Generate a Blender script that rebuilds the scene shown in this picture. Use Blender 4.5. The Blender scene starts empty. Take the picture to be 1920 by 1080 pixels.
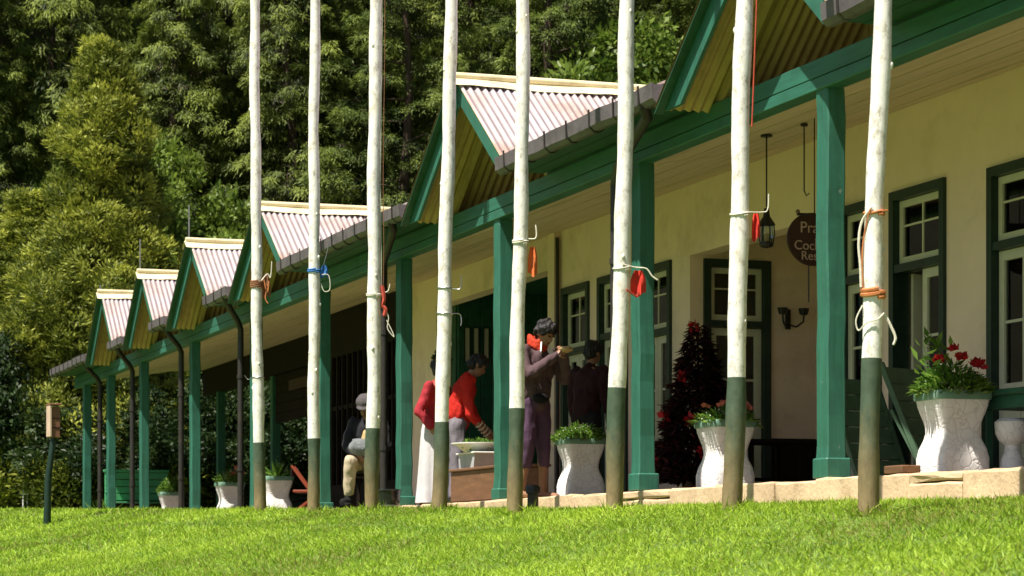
import bpy, bmesh, math, random
import numpy as np
from mathutils import Vector, Matrix, Euler
R = math.radians
random.seed(7)
sc = bpy.context.scene
COL = sc.collection

# ------------------------------------------------------------------ camera, sky, sun, exposure
cam = bpy.data.cameras.new('camera')
cam.sensor_width = 36.0
cam.lens = 4600 / 1920 * 36
cam.shift_y = 498 / 1920
cam.clip_start = 0.1
cam.dof.use_dof = True
cam.dof.focus_distance = 19.5
cam.dof.aperture_fstop = 6.3
cam.clip_end = 2000
camo = bpy.data.objects.new('camera', cam)
camo.location = (0, -7.6, -0.52)
camo.rotation_euler = (R(90), 0, R(90 - 19.0678))
COL.objects.link(camo)
sc.camera = camo

SUN_EL, SUN_AZ = R(63), R(22)            # azimuth turned from the lawn side (-Y) towards +X
to_sun = Vector((math.cos(SUN_EL) * math.sin(SUN_AZ), -math.cos(SUN_EL) * math.cos(SUN_AZ), math.sin(SUN_EL)))
world = bpy.data.worlds.new('World')
sc.world = world
world.use_nodes = True
wn = world.node_tree.nodes
bg = wn.get('Background') or wn.new('ShaderNodeBackground')
sky = wn.new('ShaderNodeTexSky')
sky.sky_type = 'NISHITA'
sky.sun_disc = False
sky.sun_elevation = SUN_EL
sky.sun_rotation = math.atan2(to_sun.x, to_sun.y)
sky.air_density = 1.0
sky.dust_density = 1.5
world.node_tree.links.new(sky.outputs[0], bg.inputs[0])
bg.inputs[1].default_value = 0.05
sun = bpy.data.lights.new('sun', 'SUN')
sun.energy = 5.0
sun.angle = R(0.53)
sun.color = (1.0, 0.935, 0.82)
suno = bpy.data.objects.new('sun', sun)
suno.rotation_euler = to_sun.to_track_quat('Z', 'Y').to_euler()
suno.location = (-10, -30, 40)
COL.objects.link(suno)
sc.view_settings.view_transform = 'Standard'
sc.view_settings.look = 'None'
sc.view_settings.exposure = 0.88
sc.view_settings.gamma = 1.0
sc.view_settings.use_curve_mapping = False

# ------------------------------------------------------------------ materials
def new_mat(name):
    m = bpy.data.materials.new(name)
    m.use_nodes = True
    nt = m.node_tree
    return m, nt, nt.nodes['Principled BSDF']

def L(nt, a, b):
    nt.links.new(a, b)

def ramp(nt, fac, stops):
    r = nt.nodes.new('ShaderNodeValToRGB')
    e = r.color_ramp.elements
    while len(e) < len(stops):
        e.new(0.5)
    for i, (p, c) in enumerate(stops):
        e[i].position = p
        e[i].color = (c[0], c[1], c[2], 1)
    L(nt, fac, r.inputs[0])
    return r.outputs[0]

def noise(nt, scale, detail=4, rough=0.55, vec=None, kind='Object', stretch=None):
    tc = nt.nodes.new('ShaderNodeTexCoord')
    n = nt.nodes.new('ShaderNodeTexNoise')
    n.inputs['Scale'].default_value = scale
    n.inputs['Detail'].default_value = detail
    n.inputs['Roughness'].default_value = rough
    src = tc.outputs[kind]
    if stretch:
        mp = nt.nodes.new('ShaderNodeMapping')
        mp.inputs['Scale'].default_value = stretch
        L(nt, src, mp.inputs[0])
        src = mp.outputs[0]
    L(nt, src, n.inputs['Vector'])
    return n.outputs['Fac']

def mixc(nt, fac, a, b):
    m = nt.nodes.new('ShaderNodeMix')
    m.data_type = 'RGBA'
    if isinstance(fac, float):
        m.inputs[0].default_value = fac
    else:
        L(nt, fac, m.inputs[0])
    for s, v in ((6, a), (7, b)):
        if isinstance(v, tuple):
            m.inputs[s].default_value = (v[0], v[1], v[2], 1)
        else:
            L(nt, v, m.inputs[s])
    return m.outputs[2]

def bump(nt, p, h, strength=0.3, dist=0.01):
    b = nt.nodes.new('ShaderNodeBump')
    b.inputs['Strength'].default_value = strength
    b.inputs['Distance'].default_value = dist
    L(nt, h, b.inputs['Height'])
    L(nt, b.outputs[0], p.inputs['Normal'])

def sh(c, k):
    return tuple(max(0.0, min(1.0, v * k)) for v in c)

def mottled(name, c, rough=0.6, scale=6, var=0.25, dirt=None, dirt_scale=2.0, dirt_amt=0.5, bs=0.25, bscale=60, stretch=None, metal=0.0, spec=0.4):
    m, nt, p = new_mat(name)
    f = noise(nt, scale, 5, 0.6, stretch=stretch)
    col = ramp(nt, f, [(0.25, sh(c, 1 - var)), (0.75, sh(c, 1 + var))])
    if dirt:
        d = noise(nt, dirt_scale, 8, 0.7, stretch=stretch)
        k = ramp(nt, d, [(0.52, (0, 0, 0)), (0.78, (dirt_amt,) * 3)])
        col = mixc(nt, k, col, dirt)
    L(nt, col, p.inputs['Base Color'])
    p.inputs['Roughness'].default_value = rough
    p.inputs['Metallic'].default_value = metal
    p.inputs['Specular IOR Level'].default_value = spec
    if bs:
        bump(nt, p, noise(nt, bscale, 4), bs)
    return m

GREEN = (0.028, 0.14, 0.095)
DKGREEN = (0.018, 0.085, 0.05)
CREAM = (0.86, 0.67, 0.53)
M = {}
def paint_mat(name, c, st):
    """old gloss paint on timber: brush streaks along the grain, thin worn spots, grime"""
    m, nt, p = new_mat(name)
    s = noise(nt, 26, 5, 0.6, stretch=st)
    col = ramp(nt, s, [(0.3, sh(c, 0.80)), (0.7, sh(c, 1.18))])
    col = mixc(nt, ramp(nt, noise(nt, 3.2, 7, 0.7), [(0.5, (0,) * 3), (0.75, (0.55,) * 3)]), col, (c[0] * 0.5, c[1] * 0.42, c[2] * 0.42))
    col = mixc(nt, ramp(nt, noise(nt, 22, 8, 0.75, stretch=tuple(0.35 + 0.65 * v for v in st)), [(0.64, (0,) * 3), (0.70, (0.8,) * 3)]), col, (0.30, 0.34, 0.28))
    L(nt, col, p.inputs['Base Color'])
    p.inputs['Roughness'].default_value = 0.5
    bump(nt, p, s, 0.35, 0.006)
    return m
M['green'] = paint_mat('green_paint', GREEN, (1, 1, 0.07))
M['beamgreen'] = paint_mat('green_beam_paint', GREEN, (0.07, 1, 1))
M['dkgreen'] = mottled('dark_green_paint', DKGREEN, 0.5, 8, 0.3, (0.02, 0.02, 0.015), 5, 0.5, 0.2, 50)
M['frame'] = mottled('bottle_green_frame', (0.012, 0.032, 0.022), 0.4, 8, 0.3, None, bs=0.1)
M['cream'] = mottled('cream_plaster', CREAM, 0.8, 1.6, 0.07, (0.48, 0.36, 0.24), 1.3, 0.65, 0.25, 40)
M['ceil'] = mottled('ceiling_boards', (0.70, 0.54, 0.42), 0.7, 3, 0.12, (0.26, 0.18, 0.11), 1.6, 0.6, 0.15, 30, stretch=(0.25, 3, 3))
M['yellow'] = mottled('yellow_lining', (0.50, 0.35, 0.15), 0.6, 4, 0.15, (0.26, 0.15, 0.06), 3, 0.7, 0.1, 30)
M['ridge'] = mottled('cream_ridge', (0.74, 0.65, 0.41), 0.6, 5, 0.12, (0.36, 0.28, 0.14), 4, 0.8, 0.2, 30)
M['sash'] = mottled('white_sash', (0.62, 0.60, 0.45), 0.5, 10, 0.08, None, bs=0.05)
M['gutter'] = mottled('weathered_gutter', (0.115, 0.10, 0.105), 0.6, 7, 0.3, (0.05, 0.04, 0.04), 3, 0.6, 0.3, 40)
M['pipe'] = mottled('dark_downpipe', (0.028, 0.024, 0.022), 0.5, 8, 0.3, (0.08, 0.05, 0.035), 6, 0.5, 0.2)
M['stone'] = mottled('sandstone', (0.64, 0.46, 0.29), 0.9, 3.5, 0.25, (0.26, 0.17, 0.10), 6, 0.75, 0.6, 35)
M['mortar'] = mottled('mortar', (0.28, 0.24, 0.18), 0.95, 6, 0.25, None, bs=0.4)
M['floor'] = mottled('veranda_floor', (0.17, 0.12, 0.085), 0.6, 3, 0.2, None, bs=0.1)
def urn_mat():
    m, nt, p = new_mat('whitewashed_rubble')
    tc = nt.nodes.new('ShaderNodeTexCoord')
    nz = nt.nodes.new('ShaderNodeTexNoise'); nz.inputs['Scale'].default_value = 9
    L(nt, tc.outputs['Object'], nz.inputs['Vector'])
    ad = nt.nodes.new('ShaderNodeMixRGB'); ad.blend_type = 'ADD'; ad.inputs[0].default_value = 0.10
    L(nt, tc.outputs['Object'], ad.inputs[1]); L(nt, nz.outputs['Color'], ad.inputs[2])
    vo = nt.nodes.new('ShaderNodeTexVoronoi'); vo.feature = 'DISTANCE_TO_EDGE'; vo.inputs['Scale'].default_value = 13
    L(nt, ad.outputs[0], vo.inputs['Vector'])
    base = ramp(nt, noise(nt, 8, 6, 0.65), [(0.3, (0.80, 0.77, 0.76)), (0.7, (0.90, 0.88, 0.87))])
    crack = ramp(nt, vo.outputs['Distance'], [(0.01, (0.5,) * 3), (0.045, (0, 0, 0))])
    col = mixc(nt, crack, base, (0.56, 0.53, 0.52))
    col = mixc(nt, ramp(nt, noise(nt, 6, 8, 0.75), [(0.58, (0,) * 3), (0.75, (0.6,) * 3)]), col, (0.45, 0.42, 0.37))
    L(nt, col, p.inputs['Base Color'])
    p.inputs['Roughness'].default_value = 0.85
    hh = ramp(nt, vo.outputs['Distance'], [(0.0, (0,) * 3), (0.09, (1,) * 3)])
    bump(nt, p, hh, 0.35, 0.008)
    return m
M['pot'] = urn_mat()
M['potband'] = mottled('green_band_paint', (0.16, 0.30, 0.22), 0.6, 8, 0.25, (0.4, 0.4, 0.36), 6, 0.5, 0.2)
M['soil'] = mottled('soil', (0.05, 0.035, 0.022), 0.95, 20, 0.4, None, bs=0.6)
M['darkwood'] = mottled('dark_wood', (0.014, 0.008, 0.006), 0.8, 6, 0.35, None, bs=0.15, stretch=(1, 1, 6), spec=0.15)
M['brownwood'] = mottled('brown_wood', (0.17, 0.085, 0.042), 0.6, 5, 0.3, (0.07, 0.035, 0.02), 4, 0.6, 0.2, stretch=(0.5, 4, 4))
M['redwood'] = mottled('orange_red_wood', (0.26, 0.05, 0.02), 0.6, 5, 0.2, None, bs=0.1)
M['benchgreen'] = mottled('bright_green_paint', (0.07, 0.33, 0.15), 0.5, 6, 0.2, None, bs=0.1)
M['deckgreen'] = mottled('faded_green_paint', (0.06, 0.115, 0.065), 0.6, 6, 0.3, None, bs=0.2)
M['white'] = mottled('white_paint', (0.75, 0.75, 0.72), 0.5, 6, 0.06, None, bs=0.05)
M['iron'] = mottled('black_iron', (0.016, 0.015, 0.014), 0.4, 9, 0.4, None, bs=0.1)
M['steel'] = mottled('grey_wire', (0.35, 0.35, 0.34), 0.35, 9, 0.2, None, bs=0.0, metal=0.8)
M['enamel'] = mottled('black_enamel', (0.012, 0.013, 0.014), 0.22, 9, 0.3, (0.2, 0.2, 0.2), 9, 0.35, 0.1, spec=0.6)
M['ropewhite'] = mottled('white_rope', (0.70, 0.66, 0.55), 0.9, 30, 0.2, None, bs=0.4, bscale=200)
M['ropeorange'] = mottled('orange_rope', (0.56, 0.20, 0.07), 0.85, 30, 0.25, None, bs=0.4, bscale=200)
M['ropered'] = mottled('red_rope', (0.48, 0.07, 0.04), 0.85, 30, 0.25, None, bs=0.4, bscale=200)
M['ropebrown'] = mottled('brown_rope', (0.24, 0.11, 0.05), 0.9, 30, 0.3, None, bs=0.4, bscale=200)
M['clothred'] = mottled('red_cloth', (0.58, 0.035, 0.02), 0.85, 12, 0.2, None, bs=0.3)
M['clothblue'] = mottled('blue_cloth', (0.04, 0.16, 0.42), 0.85, 12, 0.2, None, bs=0.3)
M['clothorange'] = mottled('orange_cloth', (0.62, 0.15, 0.04), 0.85, 12, 0.2, None, bs=0.3)
M['signbrown'] = mottled('carved_sign_wood', (0.040, 0.012, 0.008), 0.5, 7, 0.35, None, bs=0.3)
M['signletter'] = mottled('sign_lettering', (0.46, 0.30, 0.24), 0.7, 9, 0.2, None, bs=0.0)
M['boardbrown'] = mottled('notice_wood', (0.20, 0.085, 0.05), 0.7, 6, 0.3, None, bs=0.2)
M['paleedge'] = mottled('pale_edge', (0.55, 0.40, 0.30), 0.7, 6, 0.2, None, bs=0.1)
M['bark'] = mottled('bark', (0.075, 0.05, 0.034), 0.95, 4, 0.4, (0.02, 0.015, 0.01), 3, 0.7, 0.8, 25, stretch=(3, 3, 0.5))
M['stem'] = mottled('stem', (0.06, 0.08, 0.03), 0.8, 9, 0.3, None, bs=0.1)

def corrugated_mat():
    m, nt, p = new_mat('faded_corrugated_iron')
    a = noise(nt, 1.3, 5, 0.6)
    b = noise(nt, 5.5, 7, 0.7, stretch=(1, 1, 0.35))
    c = ramp(nt, a, [(0.33, (0.42, 0.38, 0.42)), (0.5, (0.43, 0.35, 0.35)), (0.66, (0.36, 0.22, 0.18))])
    k = ramp(nt, b, [(0.5, (0, 0, 0)), (0.75, (0.65,) * 3)])
    c = mixc(nt, k, c, (0.50, 0.45, 0.47))
    at = nt.nodes.new('ShaderNodeAttribute')          # troughs coloured darker to deepen the groove contrast
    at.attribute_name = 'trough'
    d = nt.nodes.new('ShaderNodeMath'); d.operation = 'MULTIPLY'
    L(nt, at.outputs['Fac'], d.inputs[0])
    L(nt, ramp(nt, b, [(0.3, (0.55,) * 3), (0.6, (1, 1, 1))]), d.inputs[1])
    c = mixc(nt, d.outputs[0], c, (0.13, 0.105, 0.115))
    L(nt, c, p.inputs['Base Color'])
    p.inputs['Roughness'].default_value = 0.6
    bump(nt, p, b, 0.15)
    return m
M['corr'] = corrugated_mat()

def pole_mat(name, white):
    m, nt, p = new_mat(name)
    if white:
        c = ramp(nt, noise(nt, 9, 6, 0.7), [(0.3, (0.76, 0.73, 0.66)), (0.6, (0.88, 0.86, 0.81))])
        k = ramp(nt, noise(nt, 16, 9, 0.8, stretch=(1, 1, 0.6)), [(0.50, (0, 0, 0)), (0.66, (0.85,) * 3)])
        c = mixc(nt, k, c, (0.30, 0.25, 0.17))
        k2 = ramp(nt, noise(nt, 2.2, 3), [(0.55, (0, 0, 0)), (0.8, (0.55,) * 3)])
        c = mixc(nt, k2, c, (0.74, 0.66, 0.38))
    else:
        tc = nt.nodes.new('ShaderNodeTexCoord')
        sp = nt.nodes.new('ShaderNodeSeparateXYZ')
        L(nt, tc.outputs['Object'], sp.inputs[0])
        ad = nt.nodes.new('ShaderNodeMath')
        ad.operation = 'MULTIPLY_ADD'
        L(nt, noise(nt, 11, 6, 0.7, stretch=(1, 1, 0.5)), ad.inputs[0])
        ad.inputs[1].default_value = 0.75
        L(nt, sp.outputs[2], ad.inputs[2])
        g = ramp(nt, noise(nt, 14, 5), [(0.3, (0.035, 0.060, 0.034)), (0.7, (0.07, 0.11, 0.065))])
        w = ramp(nt, noise(nt, 13, 6, 0.7, stretch=(1, 1, 0.4)), [(0.3, (0.12, 0.085, 0.038)), (0.7, (0.29, 0.22, 0.105))])
        f = ramp(nt, ad.outputs[0], [(0.52, (1, 1, 1)), (1.08, (0, 0, 0))])
        c = mixc(nt, f, g, w)
    L(nt, c, p.inputs['Base Color'])
    p.inputs['Roughness'].default_value = 0.7
    bump(nt, p, noise(nt, 38, 6, 0.7, stretch=(1, 1, 0.35)), 0.5, 0.006)
    return m
M['polewhite'] = pole_mat('whitewashed_pole', True)
M['polegreen'] = pole_mat('worn_green_pole', False)

def glass_mat():
    m = bpy.data.materials.new('window_glass')
    m.use_nodes = True
    nt = m.node_tree
    nt.nodes.clear()
    o = nt.nodes.new('ShaderNodeOutputMaterial')
    mx = nt.nodes.new('ShaderNodeMixShader')
    fr = nt.nodes.new('ShaderNodeFresnel')
    fr.inputs[0].default_value = 1.5
    t = nt.nodes.new('ShaderNodeBsdfTransparent')
    t.inputs[0].default_value = (0.75, 0.78, 0.74, 1)
    g = nt.nodes.new('ShaderNodeBsdfGlossy')
    g.inputs['Roughness'].default_value = 0.03
    L(nt, fr.outputs[0], mx.inputs[0]); L(nt, t.outputs[0], mx.inputs[1]); L(nt, g.outputs[0], mx.inputs[2])
    L(nt, mx.outputs[0], o.inputs[0])
    return m
M['glass'] = glass_mat()
M['curtain'] = mottled('pale_curtain', (0.50, 0.44, 0.36), 0.9, 5, 0.1, None, bs=0.1)
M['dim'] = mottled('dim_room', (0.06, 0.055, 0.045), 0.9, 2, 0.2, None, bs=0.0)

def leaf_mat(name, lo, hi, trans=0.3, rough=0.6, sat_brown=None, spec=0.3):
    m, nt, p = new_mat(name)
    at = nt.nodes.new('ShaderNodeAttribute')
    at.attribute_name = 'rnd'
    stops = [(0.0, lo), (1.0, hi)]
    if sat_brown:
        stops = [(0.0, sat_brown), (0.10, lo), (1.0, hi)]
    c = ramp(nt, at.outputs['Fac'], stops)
    L(nt, c, p.inputs['Base Color'])
    p.inputs['Roughness'].default_value = rough
    p.inputs['Specular IOR Level'].default_value = spec
    tr = nt.nodes.new('ShaderNodeBsdfTranslucent')
    L(nt, c, tr.inputs[0])
    mx = nt.nodes.new('ShaderNodeMixShader')
    mx.inputs[0].default_value = trans
    L(nt, p.outputs[0], mx.inputs[1]); L(nt, tr.outputs[0], mx.inputs[2])
    out = nt.nodes['Material Output']
    L(nt, mx.outputs[0], out.inputs[0])
    return m
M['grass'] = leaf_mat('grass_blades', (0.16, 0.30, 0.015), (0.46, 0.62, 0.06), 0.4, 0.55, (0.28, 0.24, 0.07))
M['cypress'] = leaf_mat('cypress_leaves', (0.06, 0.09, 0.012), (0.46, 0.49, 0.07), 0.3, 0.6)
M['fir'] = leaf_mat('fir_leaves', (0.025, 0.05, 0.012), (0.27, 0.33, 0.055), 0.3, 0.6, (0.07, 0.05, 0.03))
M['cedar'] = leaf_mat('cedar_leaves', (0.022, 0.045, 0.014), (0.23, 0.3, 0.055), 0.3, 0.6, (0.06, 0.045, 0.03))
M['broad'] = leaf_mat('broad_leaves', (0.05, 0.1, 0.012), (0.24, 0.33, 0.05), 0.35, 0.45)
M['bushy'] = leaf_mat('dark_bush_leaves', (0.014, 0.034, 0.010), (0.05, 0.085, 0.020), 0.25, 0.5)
M['potleaf'] = leaf_mat('pot_plant_leaves', (0.05, 0.13, 0.015), (0.22, 0.36, 0.06), 0.3, 0.4)
M['paleflower'] = leaf_mat('pale_petals', (0.6, 0.6, 0.45), (0.85, 0.85, 0.7), 0.3, 0.6)
M['redflower'] = leaf_mat('red_petals', (0.30, 0.006, 0.01), (0.55, 0.02, 0.03), 0.2, 0.6)
M['pinkflower'] = leaf_mat('salmon_petals', (0.50, 0.10, 0.07), (0.75, 0.25, 0.18), 0.2, 0.6)
M['xmas'] = leaf_mat('dark_red_tinsel', (0.010, 0.009, 0.008), (0.055, 0.008, 0.012), 0.05, 0.5)

def ground_mat():
    m, nt, p = new_mat('lawn_soil')
    f = noise(nt, 1.4, 6, 0.65)
    c = ramp(nt, f, [(0.3, (0.055, 0.11, 0.012)), (0.6, (0.12, 0.20, 0.022)), (0.8, (0.17, 0.18, 0.04))])
    c = mixc(nt, ramp(nt, noise(nt, 0.05, 2), [(0.4, (0,) * 3), (0.6, (0.25,) * 3)]), c, (0.07, 0.08, 0.03))
    L(nt, c, p.inputs['Base Color'])
    p.inputs['Roughness'].default_value = 0.95
    bump(nt, p, noise(nt, 30, 6), 0.6, 0.03)
    return m
M['lawn'] = ground_mat()
M['hillsoil'] = mottled('forest_floor', (0.035, 0.036, 0.015), 0.95, 0.6, 0.4, (0.05, 0.033, 0.018), 0.4, 0.6, 0.6, 8)

# ------------------------------------------------------------------ mesh helpers
class MB:
    def __init__(s):
        s.v, s.f = [], []
    def add(s, vs, fs):
        o = len(s.v)
        s.v.extend([tuple(v) for v in vs])
        s.f.extend([tuple(i + o for i in f) for f in fs])
        return s
    def box(s, x0, x1, y0, y1, z0, z1):
        return s.add([(x0, y0, z0), (x1, y0, z0), (x1, y1, z0), (x0, y1, z0), (x0, y0, z1), (x1, y0, z1), (x1, y1, z1), (x0, y1, z1)],
                     [(0, 3, 2, 1), (4, 5, 6, 7), (0, 1, 5, 4), (1, 2, 6, 5), (2, 3, 7, 6), (3, 0, 4, 7)])
    def bbox(s, x0, x1, y0, y1, z0, z1, b=0.006):
        """box with its edges taken off"""
        bm = bmesh.new()
        bmesh.ops.create_cube(bm, size=1)
        for v in bm.verts:
            v.co = Vector(((x0 + x1) / 2 + v.co.x * (x1 - x0), (y0 + y1) / 2 + v.co.y * (y1 - y0), (z0 + z1) / 2 + v.co.z * (z1 - z0)))
        bmesh.ops.bevel(bm, geom=list(bm.edges), offset=b, segments=1, affect='EDGES')
        return s.bm(bm)
    def bm(s, bm):
        bm.verts.index_update()
        s.add([v.co[:] for v in bm.verts], [[v.index for v in f.verts] for f in bm.faces])
        bm.free()
        return s
    def tube(s, pts, rad, n=8, cap=True):
        pts = [Vector(p) for p in pts]
        if not isinstance(rad, (list, tuple)):
            rad = [rad] * len(pts)
        rings = []
        up = Vector((0, 0, 1))
        d0 = (pts[1] - pts[0]).normalized()
        a = d0.orthogonal().normalized() if abs(d0.dot(up)) > 0.95 else d0.cross(up).normalized()
        for i, p in enumerate(pts):
            d = (pts[min(i + 1, len(pts) - 1)] - pts[max(i - 1, 0)])
            d = d.normalized() if d.length > 1e-9 else d0
            a = (a - d * a.dot(d))
            a = a.normalized() if a.length > 1e-6 else d.orthogonal().normalized()
            b = d.cross(a)
            rings.append([p + (a * math.cos(t) + b * math.sin(t)) * rad[i] for t in [2 * math.pi * k / n for k in range(n)]])
        vs = [v for r in rings for v in r]
        fs = []
        for i in range(len(pts) - 1):
            for k in range(n):
                k2 = (k + 1) % n
                fs.append((i * n + k, i * n + k2, (i + 1) * n + k2, (i + 1) * n + k))
        if cap:
            fs.append(tuple(range(n - 1, -1, -1)))
            fs.append(tuple((len(pts) - 1) * n + k for k in range(n)))
        return s.add(vs, fs)
    def lathe(s, prof, n=28, c=(0, 0, 0), wob=0.0):
        vs, fs = [], []
        for j, (r, z) in enumerate(prof):
            for k in range(n):
                t = 2 * math.pi * k / n
                rr = r * (1 + wob * math.sin(3 * t + j) + wob * 0.6 * math.sin(7 * t - 2 * j))
                vs.append((c[0] + rr * math.cos(t), c[1] + rr * math.sin(t), c[2] + z))
        for j in range(len(prof) - 1):
            for k in range(n):
                k2 = (k + 1) % n
                fs.append((j * n + k, j * n + k2, (j + 1) * n + k2, (j + 1) * n + k))
        fs.append(tuple(range(n - 1, -1, -1)))
        fs.append(tuple((len(prof) - 1) * n + k for k in range(n)))
        return s.add(vs, fs)
    def prism(s, poly, axis, a, b):
        """poly of 2-D points swept along axis ('x','y','z') from a to b"""
        n = len(poly)
        def P(p, t):
            return {'x': (t, p[0], p[1]), 'y': (p[0], t, p[1]), 'z': (p[0], p[1], t)}[axis]
        vs = [P(p, a) for p in poly] + [P(p, b) for p in poly]
        fs = [tuple(range(n)), tuple(range(2 * n - 1, n - 1, -1))]
        for i in range(n):
            j = (i + 1) % n
            fs.append((i, i + n, j + n, j))
        return s.add(vs, fs)
    def bar(s, a, b, w, h, up=(0, 0, 1)):
        """a square-section bar from a to b"""
        a, b = Vector(a), Vector(b)
        d = (b - a).normalized()
        u = Vector(up)
        sd = d.cross(u)
        if sd.length < 1e-4:
            sd = d.orthogonal()
        sd.normalize()
        uu = sd.cross(d).normalized()
        vs = []
        for p in (a, b):
            for sx, sz in ((-1, -1), (1, -1), (1, 1), (-1, 1)):
                vs.append(p + sd * (sx * w / 2) + uu * (sz * h / 2))
        return s.add(vs, [(3, 2, 1, 0), (4, 5, 6, 7), (0, 1, 5, 4), (1, 2, 6, 5), (2, 3, 7, 6), (3, 0, 4, 7)])
    def ball(s, c, r, sx=1, sy=1, sz=1, seg=12, rings=8):
        bm = bmesh.new()
        bmesh.ops.create_uvsphere(bm, u_segments=seg, v_segments=rings, radius=r)
        for v in bm.verts:
            v.co = Vector((c[0] + v.co.x * sx, c[1] + v.co.y * sy, c[2] + v.co.z * sz))
        return s.bm(bm)
    def mesh(s, name):
        me = bpy.data.meshes.new(name)
        me.from_pydata(s.v, [], s.f)
        bm = bmesh.new()
        bm.from_mesh(me)
        bmesh.ops.recalc_face_normals(bm, faces=bm.faces)
        bm.to_mesh(me)
        bm.free()
        return me

WT = {}                                   # world place of each parent (none of the house's parents is turned)

def link(o, parent=None):
    COL.objects.link(o)
    if parent is not None:
        o.parent = parent
    return o

def empty(name, loc=(0, 0, 0), rz=0.0, parent=None):
    o = bpy.data.objects.new(name, None)
    o.empty_display_size = 0.2
    o.rotation_euler = (0, 0, rz)
    if parent is None:
        o.location = loc
        WT[name_key(o)] = Vector(loc)
    else:
        pw = WT[name_key(parent)]
        o.location = Vector(loc) - pw
        WT[name_key(o)] = Vector(loc)
    link(o, parent)
    return o

def name_key(o):
    return o.as_pointer()

def part(name, mb, mat, parent=None, smooth=False, world=False, loc=None):
    """one mesh object; world=True when the coordinates are world ones and the parent stands elsewhere"""
    me = mb.mesh(name) if isinstance(mb, MB) else mb
    off = Vector((0, 0, 0))
    if world and parent is not None:
        off = WT[name_key(parent)]
        me.transform(Matrix.Translation(-off))
    if not me.materials:
        me.materials.append(M[mat] if isinstance(mat, str) else mat)
    if smooth:
        me.shade_smooth()
        me.set_sharp_from_angle(angle=R(48))
    o = bpy.data.objects.new(name, me)
    if loc is not None:
        o.location = loc
    link(o, parent)
    WT[name_key(o)] = off if world else Vector((0, 0, 0))
    return o

def tag(o, label=None, cat=None, group=None, kind=None):
    if label: o['label'] = label
    if cat: o['category'] = cat
    if group: o['group'] = group
    if kind: o['kind'] = kind
    return o

def thing(name, label, cat, loc=(0, 0, 0), rz=0.0, group=None):
    return tag(empty(name, loc, rz), label, cat, group)

def inst(src, parent, loc, rot=(0, 0, 0), scale=(1, 1, 1)):
    c = src.copy()
    link(c, parent)
    c.location = loc
    c.rotation_euler = rot
    c.scale = scale
    return c

def copy_tree(o, parent=None):
    c = o.copy()
    COL.objects.link(c)
    c.parent = parent
    for ch in o.children:
        copy_tree(ch, c)
    return c

# ------------------------------------------------------------------ leaves in bulk (numpy)
def leaf_mesh(name, P, D, N, ln, wd, rnd, mat, bend=0.0):
    """kite-shaped leaves: P base, D direction, N facing, ln length, wd width (all arrays)"""
    n = len(P)
    D = D / np.maximum(np.linalg.norm(D, axis=1, keepdims=True), 1e-6)
    S = np.cross(D, N)
    S /= np.maximum(np.linalg.norm(S, axis=1, keepdims=True), 1e-6)
    U = np.cross(S, D)
    ln = np.asarray(ln).reshape(-1, 1) * np.ones((n, 1))
    wd = np.asarray(wd).reshape(-1, 1) * np.ones((n, 1))
    mid = P + D * ln * 0.45 + U * ln * bend
    V = np.empty((n, 4, 3))
    V[:, 0] = P
    V[:, 1] = mid + S * wd * 0.5
    V[:, 2] = P + D * ln
    V[:, 3] = mid - S * wd * 0.5
    me = bpy.data.meshes.new(name)
    me.vertices.add(4 * n)
    me.vertices.foreach_set('co', V.reshape(-1).astype(np.float32))
    me.loops.add(4 * n)
    me.loops.foreach_set('vertex_index', np.arange(4 * n, dtype=np.int32))
    me.polygons.add(n)
    me.polygons.foreach_set('loop_start', np.arange(0, 4 * n, 4, dtype=np.int32))
    me.update(calc_edges=True)
    a = me.attributes.new('rnd', 'FLOAT', 'POINT')
    a.data.foreach_set('value', np.repeat(np.asarray(rnd, dtype=np.float32), 4))
    me.materials.append(M[mat])
    return me

def rs(seed):
    return np.random.RandomState(seed)

def unit(r, n):
    v = r.normal(size=(n, 3))
    return v / np.linalg.norm(v, axis=1, keepdims=True)
# ------------------------------------------------------------------ terrain
def smooth(a, b, x):
    t = np.clip((x - a) / (b - a), 0, 1)
    return t * t * (3 - 2 * t)

def ground(X, Y):
    X = np.asarray(X, float); Y = np.asarray(Y, float)
    Xc = np.clip(X, -62, 8)
    near = -0.5 - 0.0165 * Xc + 0.16 * np.clip(Y + 1.3, -7.7, 0) + 0.03 * np.clip(Y + 9, -40, 0) + (0.015 + 0.055 * smooth(-20, -13.5, X)) * np.clip(Y + 1.3, 0, 1.3)
    near = near + 0.018 * np.sin(X * 0.9 + 1.3 * np.sin(Y * 0.8)) * np.sin(Y * 1.1 + 0.5)
    near = near - 0.05 * np.exp(-((Y + 3.55 + 0.035 * (X + 26)) / 0.16) ** 2) * smooth(-34, -31, X) * (1 - smooth(-21, -19, X))   # a shallow dip
    # kept below the veranda floor, dropping just before the plinth where the lawn stands higher
    edge = np.minimum(near, -0.06)
    w = smooth(-0.42, -0.12, Y) * smooth(-50.2, -48.8, X)
    z = near * (1 - w) + edge * w
    under = smooth(-0.02, 0.25, Y) * smooth(-49.6, -48.7, X) * (1 - smooth(11, 13, Y))
    z = z * (1 - under) + (-0.45) * under
    d1 = np.maximum(0, -X - 60); d2 = np.maximum(0, Y - 12)
    hill = 0.42 * np.sqrt(d1 ** 2 + d2 ** 2 + 0.0)
    hill = np.minimum(hill, 70) + 0.8 * np.sin(X * 0.11) * np.sin(Y * 0.13) * np.minimum(1, hill / 6)
    return z + hill

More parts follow.
